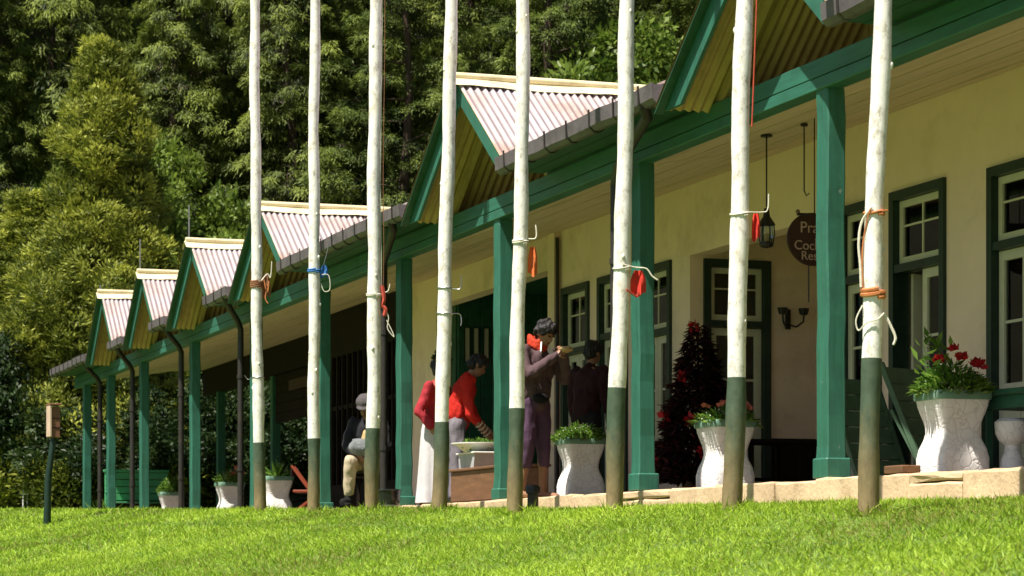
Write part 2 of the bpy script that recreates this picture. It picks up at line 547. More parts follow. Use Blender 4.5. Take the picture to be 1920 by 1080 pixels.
def grid(name, xs, ys, mat, kind='structure'):
    XX, YY = np.meshgrid(xs, ys, indexing='ij')
    ZZ = ground(XX, YY)
    nx, ny = len(xs), len(ys)
    V = np.stack([XX, YY, ZZ], -1).reshape(-1, 3)
    F = [(i * ny + j, (i + 1) * ny + j, (i + 1) * ny + j + 1, i * ny + j + 1) for i in range(nx - 1) for j in range(ny - 1)]
    me = bpy.data.meshes.new(name)
    me.from_pydata(V.tolist(), [], F)
    me.materials.append(M['lawn'])
    me.materials.append(M['hillsoil'])
    mi = []
    for f in F:
        c = V[list(f)].mean(0)
        mi.append(1 if (c[0] < -59 or c[1] > 11.5) else 0)
    me.polygons.foreach_set('material_index', mi)
    me.shade_smooth()
    o = bpy.data.objects.new(name, me)
    COL.objects.link(o)
    return tag(o, kind=kind)

xs = np.unique(np.concatenate([np.linspace(-900, -120, 27), np.linspace(-120, -62, 30), np.linspace(-62, -6, 150), np.linspace(-6, 60, 24), np.linspace(60, 500, 12)]))
ys = np.unique(np.concatenate([np.linspace(-600, -40, 20), np.linspace(-40, -8, 18), np.linspace(-8, -0.7, 50), np.linspace(-0.7, 0.3, 16), np.linspace(0.3, 12, 14), np.linspace(12, 70, 30), np.linspace(70, 700, 24)]))
grid('ground', xs, ys, 'lawn')

# ------------------------------------------------------------------ the house
house = thing('veranda_house', 'long low cream house with green veranda posts and a row of small corrugated gables', 'house', (-28, 5, 0))
HX0, HX1 = -48.2, -6.0

def hp(name, mb, mat, parent=None, smooth=False):
    return part(name, mb, mat, parent or house, smooth, world=True)

# floor and plinth
hp('floor', MB().box(HX0, HX1, 0.10, 9.8, -0.5, -0.002), 'floor')
hp('plinth_core', MB().box(HX0 + 0.01, HX1, 0.03, 0.098, -0.6, -0.03), 'mortar')
x = HX1
rr = random.Random(3)
while x > HX0 + 0.2:
    w = rr.uniform(0.55, 1.25)
    x0 = max(HX0, x - w)
    split = rr.random() < 0.22
    a = rr.uniform(-0.012, 0.012)
    zt = rr.uniform(-0.012, 0.004)
    zm = rr.uniform(-0.11, -0.06)
    cuts = [(zm + 0.004, zt), (-0.3, zm - 0.004)] if split else [(-0.3, zt)]
    for z0, z1 in cuts:
        bm = bmesh.new()
        bmesh.ops.create_cube(bm, size=1)
        for v in bm.verts:
            v.co = Vector(((x0 + x) / 2 + v.co.x * (x - x0 - 0.010), 0.03 + a + v.co.y * 0.14, (z0 + z1) / 2 + v.co.z * (z1 - z0)))
        bmesh.ops.subdivide_edges(bm, edges=[e for e in bm.edges if abs((e.verts[0].co - e.verts[1].co).x) > 0.2], cuts=3)
        bmesh.ops.bevel(bm, geom=[e for e in bm.edges if len(e.link_faces) == 2 and e.calc_face_angle(0) > 0.5], offset=0.014, segments=1, affect='EDGES')
        for v in bm.verts:
            v.co += Vector((0, rr.uniform(-0.007, 0.007), rr.uniform(-0.007, 0.006)))
        hp('stone', MB().bm(bm), 'stone')
    x = x0

# walls -------------------------------------------------------------
WY, WT_ = 1.9, 0.2
ZT = 3.12
def wall_box(x0, x1, z0, z1, y0=WY, y1=WY + WT_, mat='cream', name='wall'):
    return hp(name, MB().box(x0, x1, y0, y1, z0, z1), mat)

DOORS = {}
def casing(parent, T, u0, u1, zb, zt, wd=0.075, proud=0.03, deep=0.12, sill=False):
    m = MB()
    def b(a0, a1, c0, c1):
        m.add(*bx(T, a0, a1, -deep, proud, c0, c1))
    b(u0, u0 + wd, zb, zt - wd)
    b(u1 - wd, u1, zb, zt - wd)
    b(u0, u1, zt - wd, zt)
    if sill:
        b(u0 - 0.03, u1 + 0.03, zb - 0.05, zb)
    return m

def bx(T, u0, u1, w0, w1, z0, z1):
    vs = [T(u, w, z) for z in (z0, z1) for (u, w) in ((u0, w0), (u1, w0), (u1, w1), (u0, w1))]
    return vs, [(0, 3, 2, 1), (4, 5, 6, 7), (0, 1, 5, 4), (1, 2, 6, 5), (2, 3, 7, 6), (3, 0, 4, 7)]

def sash(T, u0, u1, z0, z1, w=0.055, d0=-0.07, d1=-0.03, bottom=None):
    m = MB()
    bt = bottom if bottom else w
    m.add(*bx(T, u0, u0 + w, d0, d1, z0, z1))
    m.add(*bx(T, u1 - w, u1, d0, d1, z0, z1))
    m.add(*bx(T, u0 + w, u1 - w, d0, d1, z1 - w, z1))
    m.add(*bx(T, u0 + w, u1 - w, d0, d1, z0, z0 + bt))
    return m

def opening(T, u0, u1, zb, zt, fan, leaves, name='door', curtain=False, wall_pos=None):
    """a framed opening: casing, fanlight sash with panes and muntins, leaves below; leaves: list of (u0,u1,open?)"""
    c = T((u0 + u1) / 2, 0, zb)
    e = empty(name, c, 0, house)
    hp('frame', casing(e, T, u0, u1, zb, zt, sill=(name == 'window')), 'frame', e)
    wd = 0.075
    a0, a1 = u0 + wd + 0.004, u1 - wd - 0.004
    if fan:
        hp('transom', MB().add(*bx(T, u0 + wd, u1 - wd, -0.11, 0.022, fan - 0.035, fan + 0.03)), 'frame', e)
        z0, z1 = fan + 0.034, zt - wd - 0.004
        hp('fanlight', sash(T, a0, a1, z0, z1), 'sash', e)
        um, zm = (a0 + a1) / 2, z0 + (z1 - z0) * 0.6
        hp('muntin', MB().add(*bx(T, um - 0.009, um + 0.009, -0.062, -0.038, z0 + 0.055, z1 - 0.055)), 'sash', e)
        hp('muntin', MB().add(*bx(T, a0 + 0.055, um - 0.010, -0.06, -0.04, zm - 0.008, zm + 0.008)), 'sash', e)
        hp('muntin', MB().add(*bx(T, um + 0.010, a1 - 0.055, -0.06, -0.04, zm - 0.008, zm + 0.008)), 'sash', e)
        for (p0, p1) in ((a0 + 0.055, um - 0.009), (um + 0.009, a1 - 0.055)):
            for (q0, q1) in ((z0 + 0.055, zm - 0.008), (zm + 0.008, z1 - 0.055)):
                hp('pane', MB().add(*bx(T, p0, p1, -0.052, -0.048, q0, q1)), 'glass', e)
        top = fan - 0.04
    else:
        top = zt - wd - 0.004
    for (l0, l1, op) in leaves:
        if op:
            # a leaf folded back into the room
            s = MB()
            s.add(*bx(T, l0 + 0.01, l0 + 0.05, -0.75, -0.13, zb + 0.01, top))
            hp('open_leaf', s, 'sash', e)
            continue
        bot = 0.75 if zb < 0.2 else 0.07
        hp('leaf', sash(T, l0, l1, zb + 0.008, top, 0.075, -0.08, -0.035, bottom=bot), 'sash', e)
        zz0, zz1 = zb + 0.008 + bot, top - 0.075
        zc = zz0 + (zz1 - zz0) * 0.5
        hp('muntin', MB().add(*bx(T, l0 + 0.075, l1 - 0.075, -0.065, -0.045, zc - 0.011, zc + 0.011)), 'sash', e)
        for (q0, q1) in ((zz0, zc - 0.011), (zc + 0.011, zz1)):
            hp('pane', MB().add(*bx(T, l0 + 0.075, l1 - 0.075, -0.058, -0.054, q0, q1)), 'glass', e)
        if zb < 0.2:
            hp('kick_panel', MB().add(*bx(T, l0 + 0.09, l1 - 0.09, -0.036, -0.022, zb + 0.12, zb + bot - 0.09)), 'sash', e)
        if curtain:
            m = MB()
            n = 26
            pts = [(l0 + 0.03 + (l1 - l0 - 0.06) * k / n, -0.15 + 0.022 * math.sin(k * 1.7)) for k in range(n + 1)]
            vs = [T(u, w, zz) for zz in (zz0 - 0.1, zz1 + 0.1) for (u, w) in pts]
            m.add(vs, [(k, k + 1, n + 2 + k, n + 1 + k) for k in range(n)])
            hp('curtain', m, 'curtain', e)
    hp('threshold', MB().add(*bx(T, u0 + wd, u1 - wd, -0.11, -0.005, zb - (0.0 if zb > 0.2 else 0.0), zb + 0.006)), 'frame', e)
    return e

def TY(y):
    return lambda u, w, z: (u, y - w, z)
def TXp(xw):
    return lambda u, w, z: (xw + w, u, z)

def facade(x0, x1, openings, z0=0.0):
    """wall at WY between x0 and x1, with holes: openings = list of (u0,u1,zb,zt)"""
    cur = x0
    for (u0, u1, zb, zt) in sorted(openings):
        if u0 - cur > 0.01:
            wall_box(cur, u0, z0, ZT)
        wall_box(u0, u1, zt, ZT)
        if zb > 0.05:
            wall_box(u0, u1, z0, zb)
        cur = u1
    if x1 - cur > 0.01:
        wall_box(cur, x1, z0, ZT)

A_ = (-16.40, -15.40, 0.0, 2.40); B_ = (-17.97, -17.06, 0.0, 2.43); C_ = (-18.90, -18.14, 0.0, 2.43)
A2 = (-12.9, -11.9, 0.0, 2.42)
E_ = (-23.50, -22.60, 0.60, 2.41); G_ = (-24.62, -23.78, 0.0, 2.44); F_ = (-25.74, -24.90, 0.0, 2.44)
facade(-19.1, HX1, [A_, B_, C_, A2])
facade(-26.05, -22.1, [E_, F_, G_])
wall_box(-22.1, -19.1, 2.40, ZT, name='lintel')
wall_box(-30.5, -26.05, 2.70, ZT, name='lintel')
wall_box(-31.62, -30.5, 0, ZT)
T = TY(WY)
opening(T, *A_, 1.80, [(A_[0] + 0.08, A_[0] + 0.495, False), (A_[0] + 0.505, A_[1] - 0.08, False)], curtain=True)
opening(T, *A2, 1.80, [(A2[0] + 0.08, A2[0] + 0.495, False), (A2[0] + 0.505, A2[1] - 0.08, False)])
opening(T, *B_, 1.80, [(B_[0] + 0.08, B_[0] + 0.45, True), (B_[0] + 0.46, B_[1] - 0.08, False)], curtain=True)
opening(T, *C_, 1.80, [(C_[0] + 0.08, C_[1] - 0.08, False)], curtain=True)
opening(T, *E_, 1.72, [(E_[0] + 0.08, E_[0] + 0.445, False), (E_[0] + 0.455, E_[1] - 0.08, False)], name='window')
opening(T, *G_, 1.80, [(G_[0] + 0.08, G_[1] - 0.08, False)])
opening(T, *F_, 1.72, [(F_[0] + 0.08, F_[0] + 0.415, False), (F_[0] + 0.425, F_[1] - 0.08, False)], curtain=True)
# vent under the window
ve = hp('air_vent', MB().box(-22.98, -22.68, WY - 0.012, WY + 0.05, 0.36, 0.47), 'frame')
for k in range(4):
    hp('slat', MB().box(-22.97, -22.69, WY - 0.02, WY - 0.013, 0.372 + k * 0.025, 0.383 + k * 0.025), 'frame', ve)
# pilaster and drain at the corner of the second recess
wall_box(-26.05, -25.84, 0, ZT, WY - 0.07, WY - 0.001, name='pilaster')
hp('waste_pipe', MB().tube([(-25.80, WY - 0.045, 0), (-25.80, WY - 0.045, 3.02)], 0.022, 8), 'pipe')
wall_box(-22.32, -22.10, 0.0, 2.40, WY - 0.02, WY - 0.001, name='pilaster')
# first recess
DO = (2.02, 2.74, 0.0, 2.37)
hp('wall', MB().box(-22.3, -22.1, WY + WT_, DO[0], 0, ZT), 'cream') if DO[0] > WY + WT_ else None
hp('wall', MB().box(-22.3, -22.1, DO[1], 3.40, 0, ZT), 'cream')
hp('wall', MB().box(-22.3, -22.1, WY + WT_ + 0.001, DO[1], DO[3], ZT), 'cream')
hp('wall', MB().box(-22.1, -19.1, 3.24, 3.40, 0, ZT), 'cream')
hp('wall', MB().box(-19.1, -18.95, WY + WT_, 3.40, 0, ZT), 'cream')
hp('recess_ceiling', MB().box(-22.1, -19.1, WY + WT_, 3.24, 2.72, 2.76), 'ceil')
opening(TXp(-22.1), *DO, 1.74, [(DO[0] + 0.08, DO[1] - 0.08, False)])
hp('skirting', MB().box(-22.1, -22.085, DO[1] + 0.002, 3.238, 0, 0.62), 'darkwood')
# second recess: dark green timber screen
hp('wall', MB().box(-26.25, -26.05, WY + WT_, 3.6, 0, ZT), 'dkgreen')
hp("wall", MB().box(-30.5, -30.3, WY + WT_, 3.6, 0, ZT), "dkgreen")
hp('recess_ceiling', MB().box(-30.3, -26.25, WY + WT_, 3.4, 2.86, 2.9), 'dkgreen')
sx0 = -30.3
for k in range(27):
    w = 0.15
    hp('plank', MB().bbox(sx0 + k * w + 0.003, sx0 + (k + 1) * w - 0.003, 3.4, 3.44 + 0.004 * (k % 2), 0, 2.86, 0.006), 'dkgreen')
for k in range(8):
    w = 0.155
    hp('plank', MB().bbox(-30.299 , -30.262 + 0.004 * (k % 2), 2.12 + k * w + 0.003, 2.12 + (k + 1) * w - 0.003, 0, 2.86, 0.006), 'dkgreen')
for k, yy in enumerate((2.24, 2.36, 2.50)):
    e = empty('slit_window', (-30.25, yy, 1.9), 0, house)
    T3 = TXp(-30.255)
    hp('frame', sash(T3, yy - 0.045, yy + 0.045, 1.96, 2.42, 0.015, 0.001, 0.016), 'frame', e)
    hp('pane', MB().add(*bx(T3, yy - 0.03, yy + 0.03, 0.004, 0.010, 1.975, 2.405)), 'curtain', e)
# third part: dark timber and glass screen
sc0, sc1 = -36.9, -31.62
hp('screen_header', MB().box(sc0, sc1, WY, WY + 0.16, 2.42, ZT), 'darkwood')
hp('screen_sill', MB().box(sc0, sc1, WY, WY + 0.16, 0, 0.5), 'darkwood')
n = 18
for k in range(n + 1):
    xx = sc0 + (sc1 - sc0) * k / n
    hp('mullion', MB().box(max(sc0, xx - 0.028), min(sc1, xx + 0.028), WY - 0.02, WY + 0.08, 0.5, 2.42), 'darkwood')
for k in range(n):
    xa = sc0 + (sc1 - sc0) * k / n + 0.03
    xb = sc0 + (sc1 - sc0) * (k + 1) / n - 0.03
    hp('pane', MB().box(xa, xb, WY + 0.02, WY + 0.026, 0.5, 1.62), 'glass')
    hp('pane', MB().box(xa, xb, WY + 0.02, WY + 0.026, 1.68, 2.42), 'glass')
hp('transom', MB().box(sc0, sc1, WY - 0.005, WY + 0.07, 1.622, 1.678), 'darkwood')
# ends and back of the rooms
hp('end_wall', MB().box(-37.1, -36.9, WY, 9.7, 0, ZT), 'cream')
hp('end_wall', MB().box(HX1 - 0.2, HX1, WY + WT_, 9.7, 0, ZT), 'cream')
hp('back_wall', MB().box(-37.1, HX1, 9.7, 9.8, 0, ZT), 'cream')
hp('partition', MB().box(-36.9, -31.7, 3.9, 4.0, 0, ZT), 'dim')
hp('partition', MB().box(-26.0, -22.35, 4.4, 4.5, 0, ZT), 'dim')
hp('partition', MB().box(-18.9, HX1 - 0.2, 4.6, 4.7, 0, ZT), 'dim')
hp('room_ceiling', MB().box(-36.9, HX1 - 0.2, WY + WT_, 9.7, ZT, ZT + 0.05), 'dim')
# open porch at the far end: back posts, back beam and dark board
for xx in (-46.9, -42.4, -39.3):
    hp('back_post', MB().bbox(xx - 0.08, xx + 0.08, 2.55, 2.70, 0, 2.9), 'green')
hp('back_beam', MB().box(HX0 + 0.1, -37.1, 2.52, 2.74, 2.62, 3.12), 'darkwood')
for k, (x0, x1) in enumerate(((-42.3, -39.4), (-39.2, -37.2))):
    for j in range(5):
        hp('plank', MB().bbox(x0, x1, 2.60 + 0.006 * (j % 2), 2.64 + 0.006 * (j % 2), 1.78 + j * 0.168, 1.78 + (j + 1) * 0.168 - 0.006, 0.006), 'darkwood')
hp('sign_strip', MB().box(-41.2, -39.9, 2.57, 2.598, 2.28, 2.46), 'signbrown')

# ceiling of the veranda, boards running along the house
nb = 11
for k in range(nb):
    for (xa, xb) in ((HX0 + 0.1, -41.0), (-41.0, -33.0), (-33.0, -26.4), (-26.4, -19.7), (-19.7, -12.5), (-12.5, HX1)):
        ya, yb = 0.135 + k * (WY - 0.135) / nb, 0.135 + (k + 1) * (WY - 0.135) / nb
        za, zb = 2.80 + 0.29 * k / nb, 2.80 + 0.29 * (k + 1) / nb
        lo = 0.003 * ((k + int(xa)) % 2)
        m = MB()
        m.prism([(ya + 0.004, za - lo), (yb - 0.004, zb - lo), (yb - 0.004, zb + 0.02), (ya + 0.004, za + 0.02)], 'x', xa + 0.004, xb - 0.004)
        hp('plank', m, 'ceil')
hp('porch_ceiling', MB().prism([(WY + 0.001, 3.09), (2.52, 3.12), (2.52, 3.15), (WY + 0.001, 3.12)], 'x', HX0 + 0.1, -37.1), 'ceil')

# beam (two boards) --------------------------------------------------
hp('beam', MB().bbox(HX0, HX1, 0.0, 0.13, 2.805, 2.93, 0.004), 'beamgreen')
hp('beam', MB().bbox(HX0, HX1, -0.006, 0.135, 2.71, 2.797, 0.006), 'beamgreen')
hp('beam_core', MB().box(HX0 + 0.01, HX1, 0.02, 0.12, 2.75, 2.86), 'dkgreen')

# posts ----------------------------------------------------------------
POSTS = [-11.9, -15.43, -18.90, -22.49, -25.86, -29.34, -32.98, -37.09, -41.29, -44.54, -47.22]
rp = random.Random(11)
for i, px in enumerate(POSTS):
    m = MB()
    bm = bmesh.new()
    hw, hd = 0.088, 0.072
    z0, z1 = 0.0, 2.712
    n = 12
    lean = 0.0
    rings = []
    for k in range(n + 1):
        z = z0 + (z1 - z0) * k / n
        j = lambda: rp.uniform(-0.005, 0.005)
        fl = 0.012 if k == 0 else 0
        b = 0.012
        hx, hy = hw + fl, hd + fl
        ring = [(-hx + b, -hy), (hx - b, -hy), (hx, -hy + b), (hx, hy - b), (hx - b, hy), (-hx + b, hy), (-hx, hy - b), (-hx, -hy + b)]
        dx, dy = j(), j()
        rings.append([bm.verts.new((px + a + dx, 0.062 + hd - 0.05 + c + dy, z)) for a, c in ring])
    for a, b2 in zip(rings, rings[1:]):
        for q in range(8):
            bm.faces.new((a[q], a[(q + 1) % 8], b2[(q + 1) % 8], b2[q]))
    bm.faces.new(rings[-1])
    po = hp('post', m.bm(bm), 'green')
    bh = 0.145 if i <= 2 else 0.11
    hp('post_base', MB().bbox(px - 0.112, px + 0.112, -0.005, 0.185, 0.0, bh, 0.01), 'green', po)

# gables ------------------------------------------------------------------
GABLES = [(-15.80, 1.52, 4.05), (-22.52, 1.62, 4.04), (-30.82, 1.52, 3.93), (-35.18, 1.48, 3.99), (-39.05, 1.28, 3.96), (-42.85, 1.32, 4.02)]
ZTAIL = 2.90
rg = random.Random(5)
for gi, (xc, hw, za) in enumerate(GABLES):
    g = empty('gable', (xc, -0.35, 2.9), 0, house)
    slope = (za - ZTAIL) / hw
    ln = math.hypot(hw, za - ZTAIL)
    cs, sn = hw / ln, (za - ZTAIL) / ln
    for s in (-1, 1):
        y0 = -0.455 if s < 0 else -0.385
        y1 = 2.75
        nrm = (s * sn, cs)
        # corrugated sheets, each 8 waves wide, laid from ridge to tail
        pitch = 0.0762
        wv = 8
        yy = y0
        while yy < y1:
            m = MB()
            ns = wv * 8
            vs = []
            top_lift = rg.uniform(0.0, 0.004)
            low = rg.uniform(0.0, 0.02)
            for t in (0.0, 0.5, 1.0):
                for k in range(ns + 1):
                    y = yy + pitch * wv * k / ns
                    h = 0.0125 * math.sin(2 * math.pi * k / 8.0) + top_lift
                    lim = ln + 0.02 + low
                    if y > 0.05:                      # cut where it would come through the ceiling
                        lim = min(lim, (za - (2.80 + 0.29 * (y - 0.135) / 1.765 + 0.06)) / sn)
                    if s > 0:                         # the sheets stop over the gutter end
                        lim = min(lim, (za - 2.985) / sn)
                    d = t * max(0.02, lim)
                    vs.append((xc + s * (cs * d) + nrm[0] * h, y, za - sn * d + nrm[1] * h))
            fs = []
            for r_ in range(2):
                for k in range(ns):
                    a = r_ * (ns + 1) + k
                    fs.append((a, a + 1, a + ns + 2, a + ns + 1))
            m.add(vs, fs)
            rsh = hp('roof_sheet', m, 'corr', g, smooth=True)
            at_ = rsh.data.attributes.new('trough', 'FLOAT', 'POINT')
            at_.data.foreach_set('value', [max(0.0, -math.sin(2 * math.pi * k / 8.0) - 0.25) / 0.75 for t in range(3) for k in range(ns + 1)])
            # painted underside of the same sheet
            vs2 = [(v[0] - nrm[0] * 0.007, v[1], v[2] - nrm[1] * 0.007) for v in vs]
            hp('roof_lining', MB().add(vs2, fs), 'yellow', g, smooth=True)
            yy += pitch * wv
        # barge board
        m = MB()
        dv = 0.235 if s < 0 else 0.165
        yb0, yb1 = -0.375, -0.345
        zc_ = 2.862 if s < 0 else 2.97
        xt = hw + (0.04 if s < 0 else 0.0)
        xb_ = (za - dv - 0.022 - zc_) / slope
        m.prism([(xc, za - 0.022), (xc + s * xt, za - 0.022 - slope * xt), (xc + s * xt, zc_), (xc + s * xb_, zc_), (xc, za - dv - 0.022)] if za - 0.022 - slope * xt > zc_ else
                [(xc, za - 0.022), (xc + s * (za - 0.022 - zc_) / slope, zc_), (xc + s * xb_, zc_), (xc, za - dv - 0.022)], 'y', yb0, yb1)
        hp('barge_board', m, 'green', g)
        # rafter inside the opening
        m = MB()
        m.prism([(xc, za - 0.04), (xc + s * hw, ZTAIL - 0.04), (xc + s * hw, ZTAIL - 0.12), (xc, za - 0.12)], 'y', 0.02, 0.07)
        hp('rafter', m, 'yellow', g)
    # verge strip under the sheets that run past the barge board on the far side
    m = MB()
    m.prism([(xc, za - 0.024), (xc - hw - 0.04, ZTAIL - slope * 0.04 - 0.024), (xc - hw - 0.04, ZTAIL - slope * 0.04 - 0.036), (xc, za - 0.036)], 'y', -0.450, -0.376)
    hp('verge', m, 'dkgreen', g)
    # ridge capping with a wavy lower edge
    for s in (-1, 1):
        m = MB()
        vs = []
        n = 60
        for t in (0, 1):
            for k in range(n + 1):
                y = -0.47 + (3.0 + 0.47) * k / n
                d = 0.0 if t == 0 else 0.17 + 0.006 * math.sin(k * 1.3)
                lift = 0.032 + 0.010 * math.sin(k * 0.23 + gi) + (0 if t == 0 else -0.006)
                vs.append((xc + s * cs * d + s * sn * lift * (0 if t == 0 else 1), y, za - sn * d + cs * lift))
        m.add(vs, [(k, k + 1, n + 2 + k, n + 1 + k) for k in range(n)])
        hp('ridge_cap', m, 'ridge', g)
    m = MB().tube([(xc, -0.45, za + 0.045), (xc, 3.0, za + 0.045)], 0.035, 10)
    hp('ridge_roll', m, 'ridge', g, smooth=True)
    # boarded wall well inside the opening
    bw = 0.16
    k = 0
    xx = xc - hw + 0.3
    while xx < xc + hw - 0.3:
        za_, zb_ = za - slope * abs(xx - xc) - 0.03, za - slope * abs(min(xx + bw, xc + hw) - xc) - 0.03
        if min(za_, zb_) > 3.0:
            hp('plank', MB().prism([(xx + 0.003, 2.95), (xx + bw - 0.003, 2.95), (xx + bw - 0.003, zb_), (xx + 0.003, za_)], 'y', 0.95 + 0.004 * (k % 2), 0.975 + 0.004 * (k % 2)), 'yellow', g)
        k += 1
        xx += bw
    if gi in (1, 3, 4, 5):
        hgt = {1: 0.04, 3: 0.50, 4: 0.50, 5: 0.10}[gi]
        hp('finial_rod', MB().tube([(xc, -0.40, za - (0.45 if gi == 1 else 0.0)), (xc + 0.004, -0.40, za + 0.05 + hgt)], 0.011, 6), 'steel' if gi != 1 else 'iron', g)

# main roof between and behind the gables
RZ = lambda y: 3.085 + 0.30 * (y + 0.40)
yv = -0.40 + (4.0 - 3.085) / 0.30
tails = []
cen = [(HX1 + 0.0, 0)] + [(g[0], g[1]) for g in GABLES] + [(HX0, 0)]
for (ca, ha), (cb, hb) in zip(cen, cen[1:]):
    xa, xb = ca - ha, cb + hb * 0.90                      # right and left ends of the eave between two gables
    m = MB()
    vs = [(xa, -0.40, RZ(-0.40)), (xb, -0.40, RZ(-0.40)), (cb, yv, RZ(yv)), (ca, yv, RZ(yv))]
    vs += [(v[0], v[1], v[2] - 0.02) for v in vs]
    m.add(vs, [(0, 1, 2, 3), (7, 6, 5, 4), (0, 4, 5, 1), (1, 5, 6, 2), (2, 6, 7, 3), (3, 7, 4, 0)])
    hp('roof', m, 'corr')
    tails.append((xa, xb))
hp('roof', MB().prism([(yv + 0.001, RZ(yv)), (6.0, RZ(6.0)), (12.0, RZ(0.0)), (12.0, RZ(0.0) - 0.02), (6.0, RZ(6.0) - 0.02), (yv + 0.001, RZ(yv) - 0.02)], 'x', HX0, HX1), 'corr')
for xe in (HX0, HX1):
    hp('end_gable', MB().prism([(0.2, 3.13), (9.8, 3.13), (6.0, RZ(6.0) - 0.03), (0.2, RZ(0.2) - 0.03)], 'x', xe + (0.02 if xe == HX0 else -0.06), xe + (0.06 if xe == HX0 else -0.02)), 'cream')

# gutters, brackets, soffits, downpipes
for gi, (xa, xb) in enumerate(tails):
    m = MB()
    prof = [(-0.362, 3.065), (-0.362, 2.945), (-0.40, 2.915), (-0.445, 2.915), (-0.482, 2.95), (-0.488, 3.065), (-0.474, 3.065), (-0.469, 2.957), (-0.44, 2.929), (-0.405, 2.929), (-0.376, 2.952), (-0.376, 3.065)]
    n = max(2, int((xa - xb) / 0.35))
    vs, fs = [], []
    for k in range(n + 1):
        xx = xa + (xb - xa) * k / n
        dz = rg.uniform(-0.008, 0.008)
        vs += [(xx, p[0] + rg.uniform(-0.004, 0.004), p[1] + dz) for p in prof]
    q = len(prof)
    for k in range(n):
        for j in range(q):
            j2 = (j + 1) % q
            fs.append((k * q + j, k * q + j2, (k + 1) * q + j2, (k + 1) * q + j))
    fs.append(tuple(range(q)))
    fs.append(tuple(n * q + j for j in range(q)))
    m.add(vs, fs)
    gu = hp('gutter', m, 'gutter')
    for xe in (xa, xb):
        hp('gutter_end', MB().prism([(-0.36, 3.06), (-0.36, 2.945), (-0.40, 2.918), (-0.445, 2.918), (-0.48, 2.95), (-0.485, 3.06)], 'x', xe - 0.004, xe + 0.004), 'gutter', gu)
    nbk = max(1, int((xa - xb) / 0.48))
    for k in range(nbk):
        xx = xa + (xb - xa) * (k + 0.5) / nbk
        mm = MB()
        pr = [(-0.356, 3.09), (-0.356, 2.938), (-0.398, 2.906), (-0.448, 2.906), (-0.491, 2.945), (-0.497, 3.09), (-0.49, 3.09), (-0.484, 2.95), (-0.443, 2.914), (-0.402, 2.914), (-0.363, 2.944), (-0.363, 3.09)]
        mm.prism(pr, 'x', xx - 0.014, xx + 0.014)
        hp('gutter_bracket', mm, 'pipe', gu)
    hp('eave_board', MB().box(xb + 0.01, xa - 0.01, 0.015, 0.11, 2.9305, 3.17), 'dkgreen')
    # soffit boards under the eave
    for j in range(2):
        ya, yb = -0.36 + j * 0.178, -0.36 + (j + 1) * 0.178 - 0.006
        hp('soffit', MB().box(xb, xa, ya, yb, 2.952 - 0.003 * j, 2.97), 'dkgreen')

PIPES = [(-19.12, -17.6), (-26.12, -24.6), (-33.24, -32.6), (-37.36, -36.9), (-41.52, -41.0), (-44.80, -44.4)]
for px, gx in PIPES:
    m = MB()
    pts = [(gx, -0.43, 2.93), (gx - 0.02, -0.40, 2.86), (gx + (px - gx) * 0.85, -0.14, 2.68), (px, -0.075, 2.58), (px, -0.075, 2.4), (px, -0.075, -0.12)]
    m.tube(pts, 0.043, 10)
    dp = hp('downpipe', m, 'pipe', smooth=True)
    for z in (0.62, 1.9):
        hp('pipe_clip', MB().tube([(px, -0.075, z), (px, -0.075, z + 0.05)], 0.052, 10), 'pipe', dp)
# ------------------------------------------------------------------ flagpoles
RV = Vector((0.3267, 0.9451, 0))           # along the picture's rightward direction, on the ground
TV = Vector((0.9451, -0.3267, 0))          # towards the camera
POLE_LABELS = [
    'leftmost of the eight white flagpoles, brown and orange rope bundled on it at gable height',
    'white flagpole with a small blue cloth and a wire loop tied to its side',
    'white flagpole with a long brown halyard ending in a red knot and pale loop',
    'white flagpole with bent grey wire hooks, standing in front of the person in pink',
    'white flagpole with an orange cloth tied high up, beside the man in purple',
    'white flagpole with a red tag and loose white rope ends beside a green veranda post',
    'white flagpole with a bright red cloth strip, standing before the urn of salmon flowers',
    'rightmost white flagpole with an orange rope ring, long side cord and hanging loops',
]
POLES = [(-26.841, .72, .064, -.0088), (-24.458, .66, .060, .0044), (-22.27, .66, .065, .0088), (-20.15, .61, .062, .0245),
         (-18.162, .617, .058, .0166), (-16.028, .643, .060, .0244), (-14.027, .579, .059, .020), (-12.19, .56, .054, .030)]
rpole = random.Random(21)
def pole_path(ph, lean, r):
    def c(z):
        w = 0.005 * math.sin(z * 2.1 + ph) + 0.004 * math.sin(z * 4.7 + 2 * ph) + 0.006 * math.sin(z * 0.9 + ph * 3)
        w0 = 0.005 * math.sin(ph) + 0.004 * math.sin(2 * ph) + 0.006 * math.sin(ph * 3)
        p = RV * (w - w0) + Vector((0, lean * z / 0.945, 0)) + TV * (0.008 * math.sin(z * 1.7 + ph))
        return Vector((p.x, p.y, z))
    def rad(z):
        return r * (1.04 - 0.035 * z) * (1 + 0.035 * math.sin(z * 5.3 + ph) + 0.03 * math.sin(z * 11.0 + 2.2 * ph) + 0.02 * math.sin(z * 23 + ph))
    return c, rad
poles = []
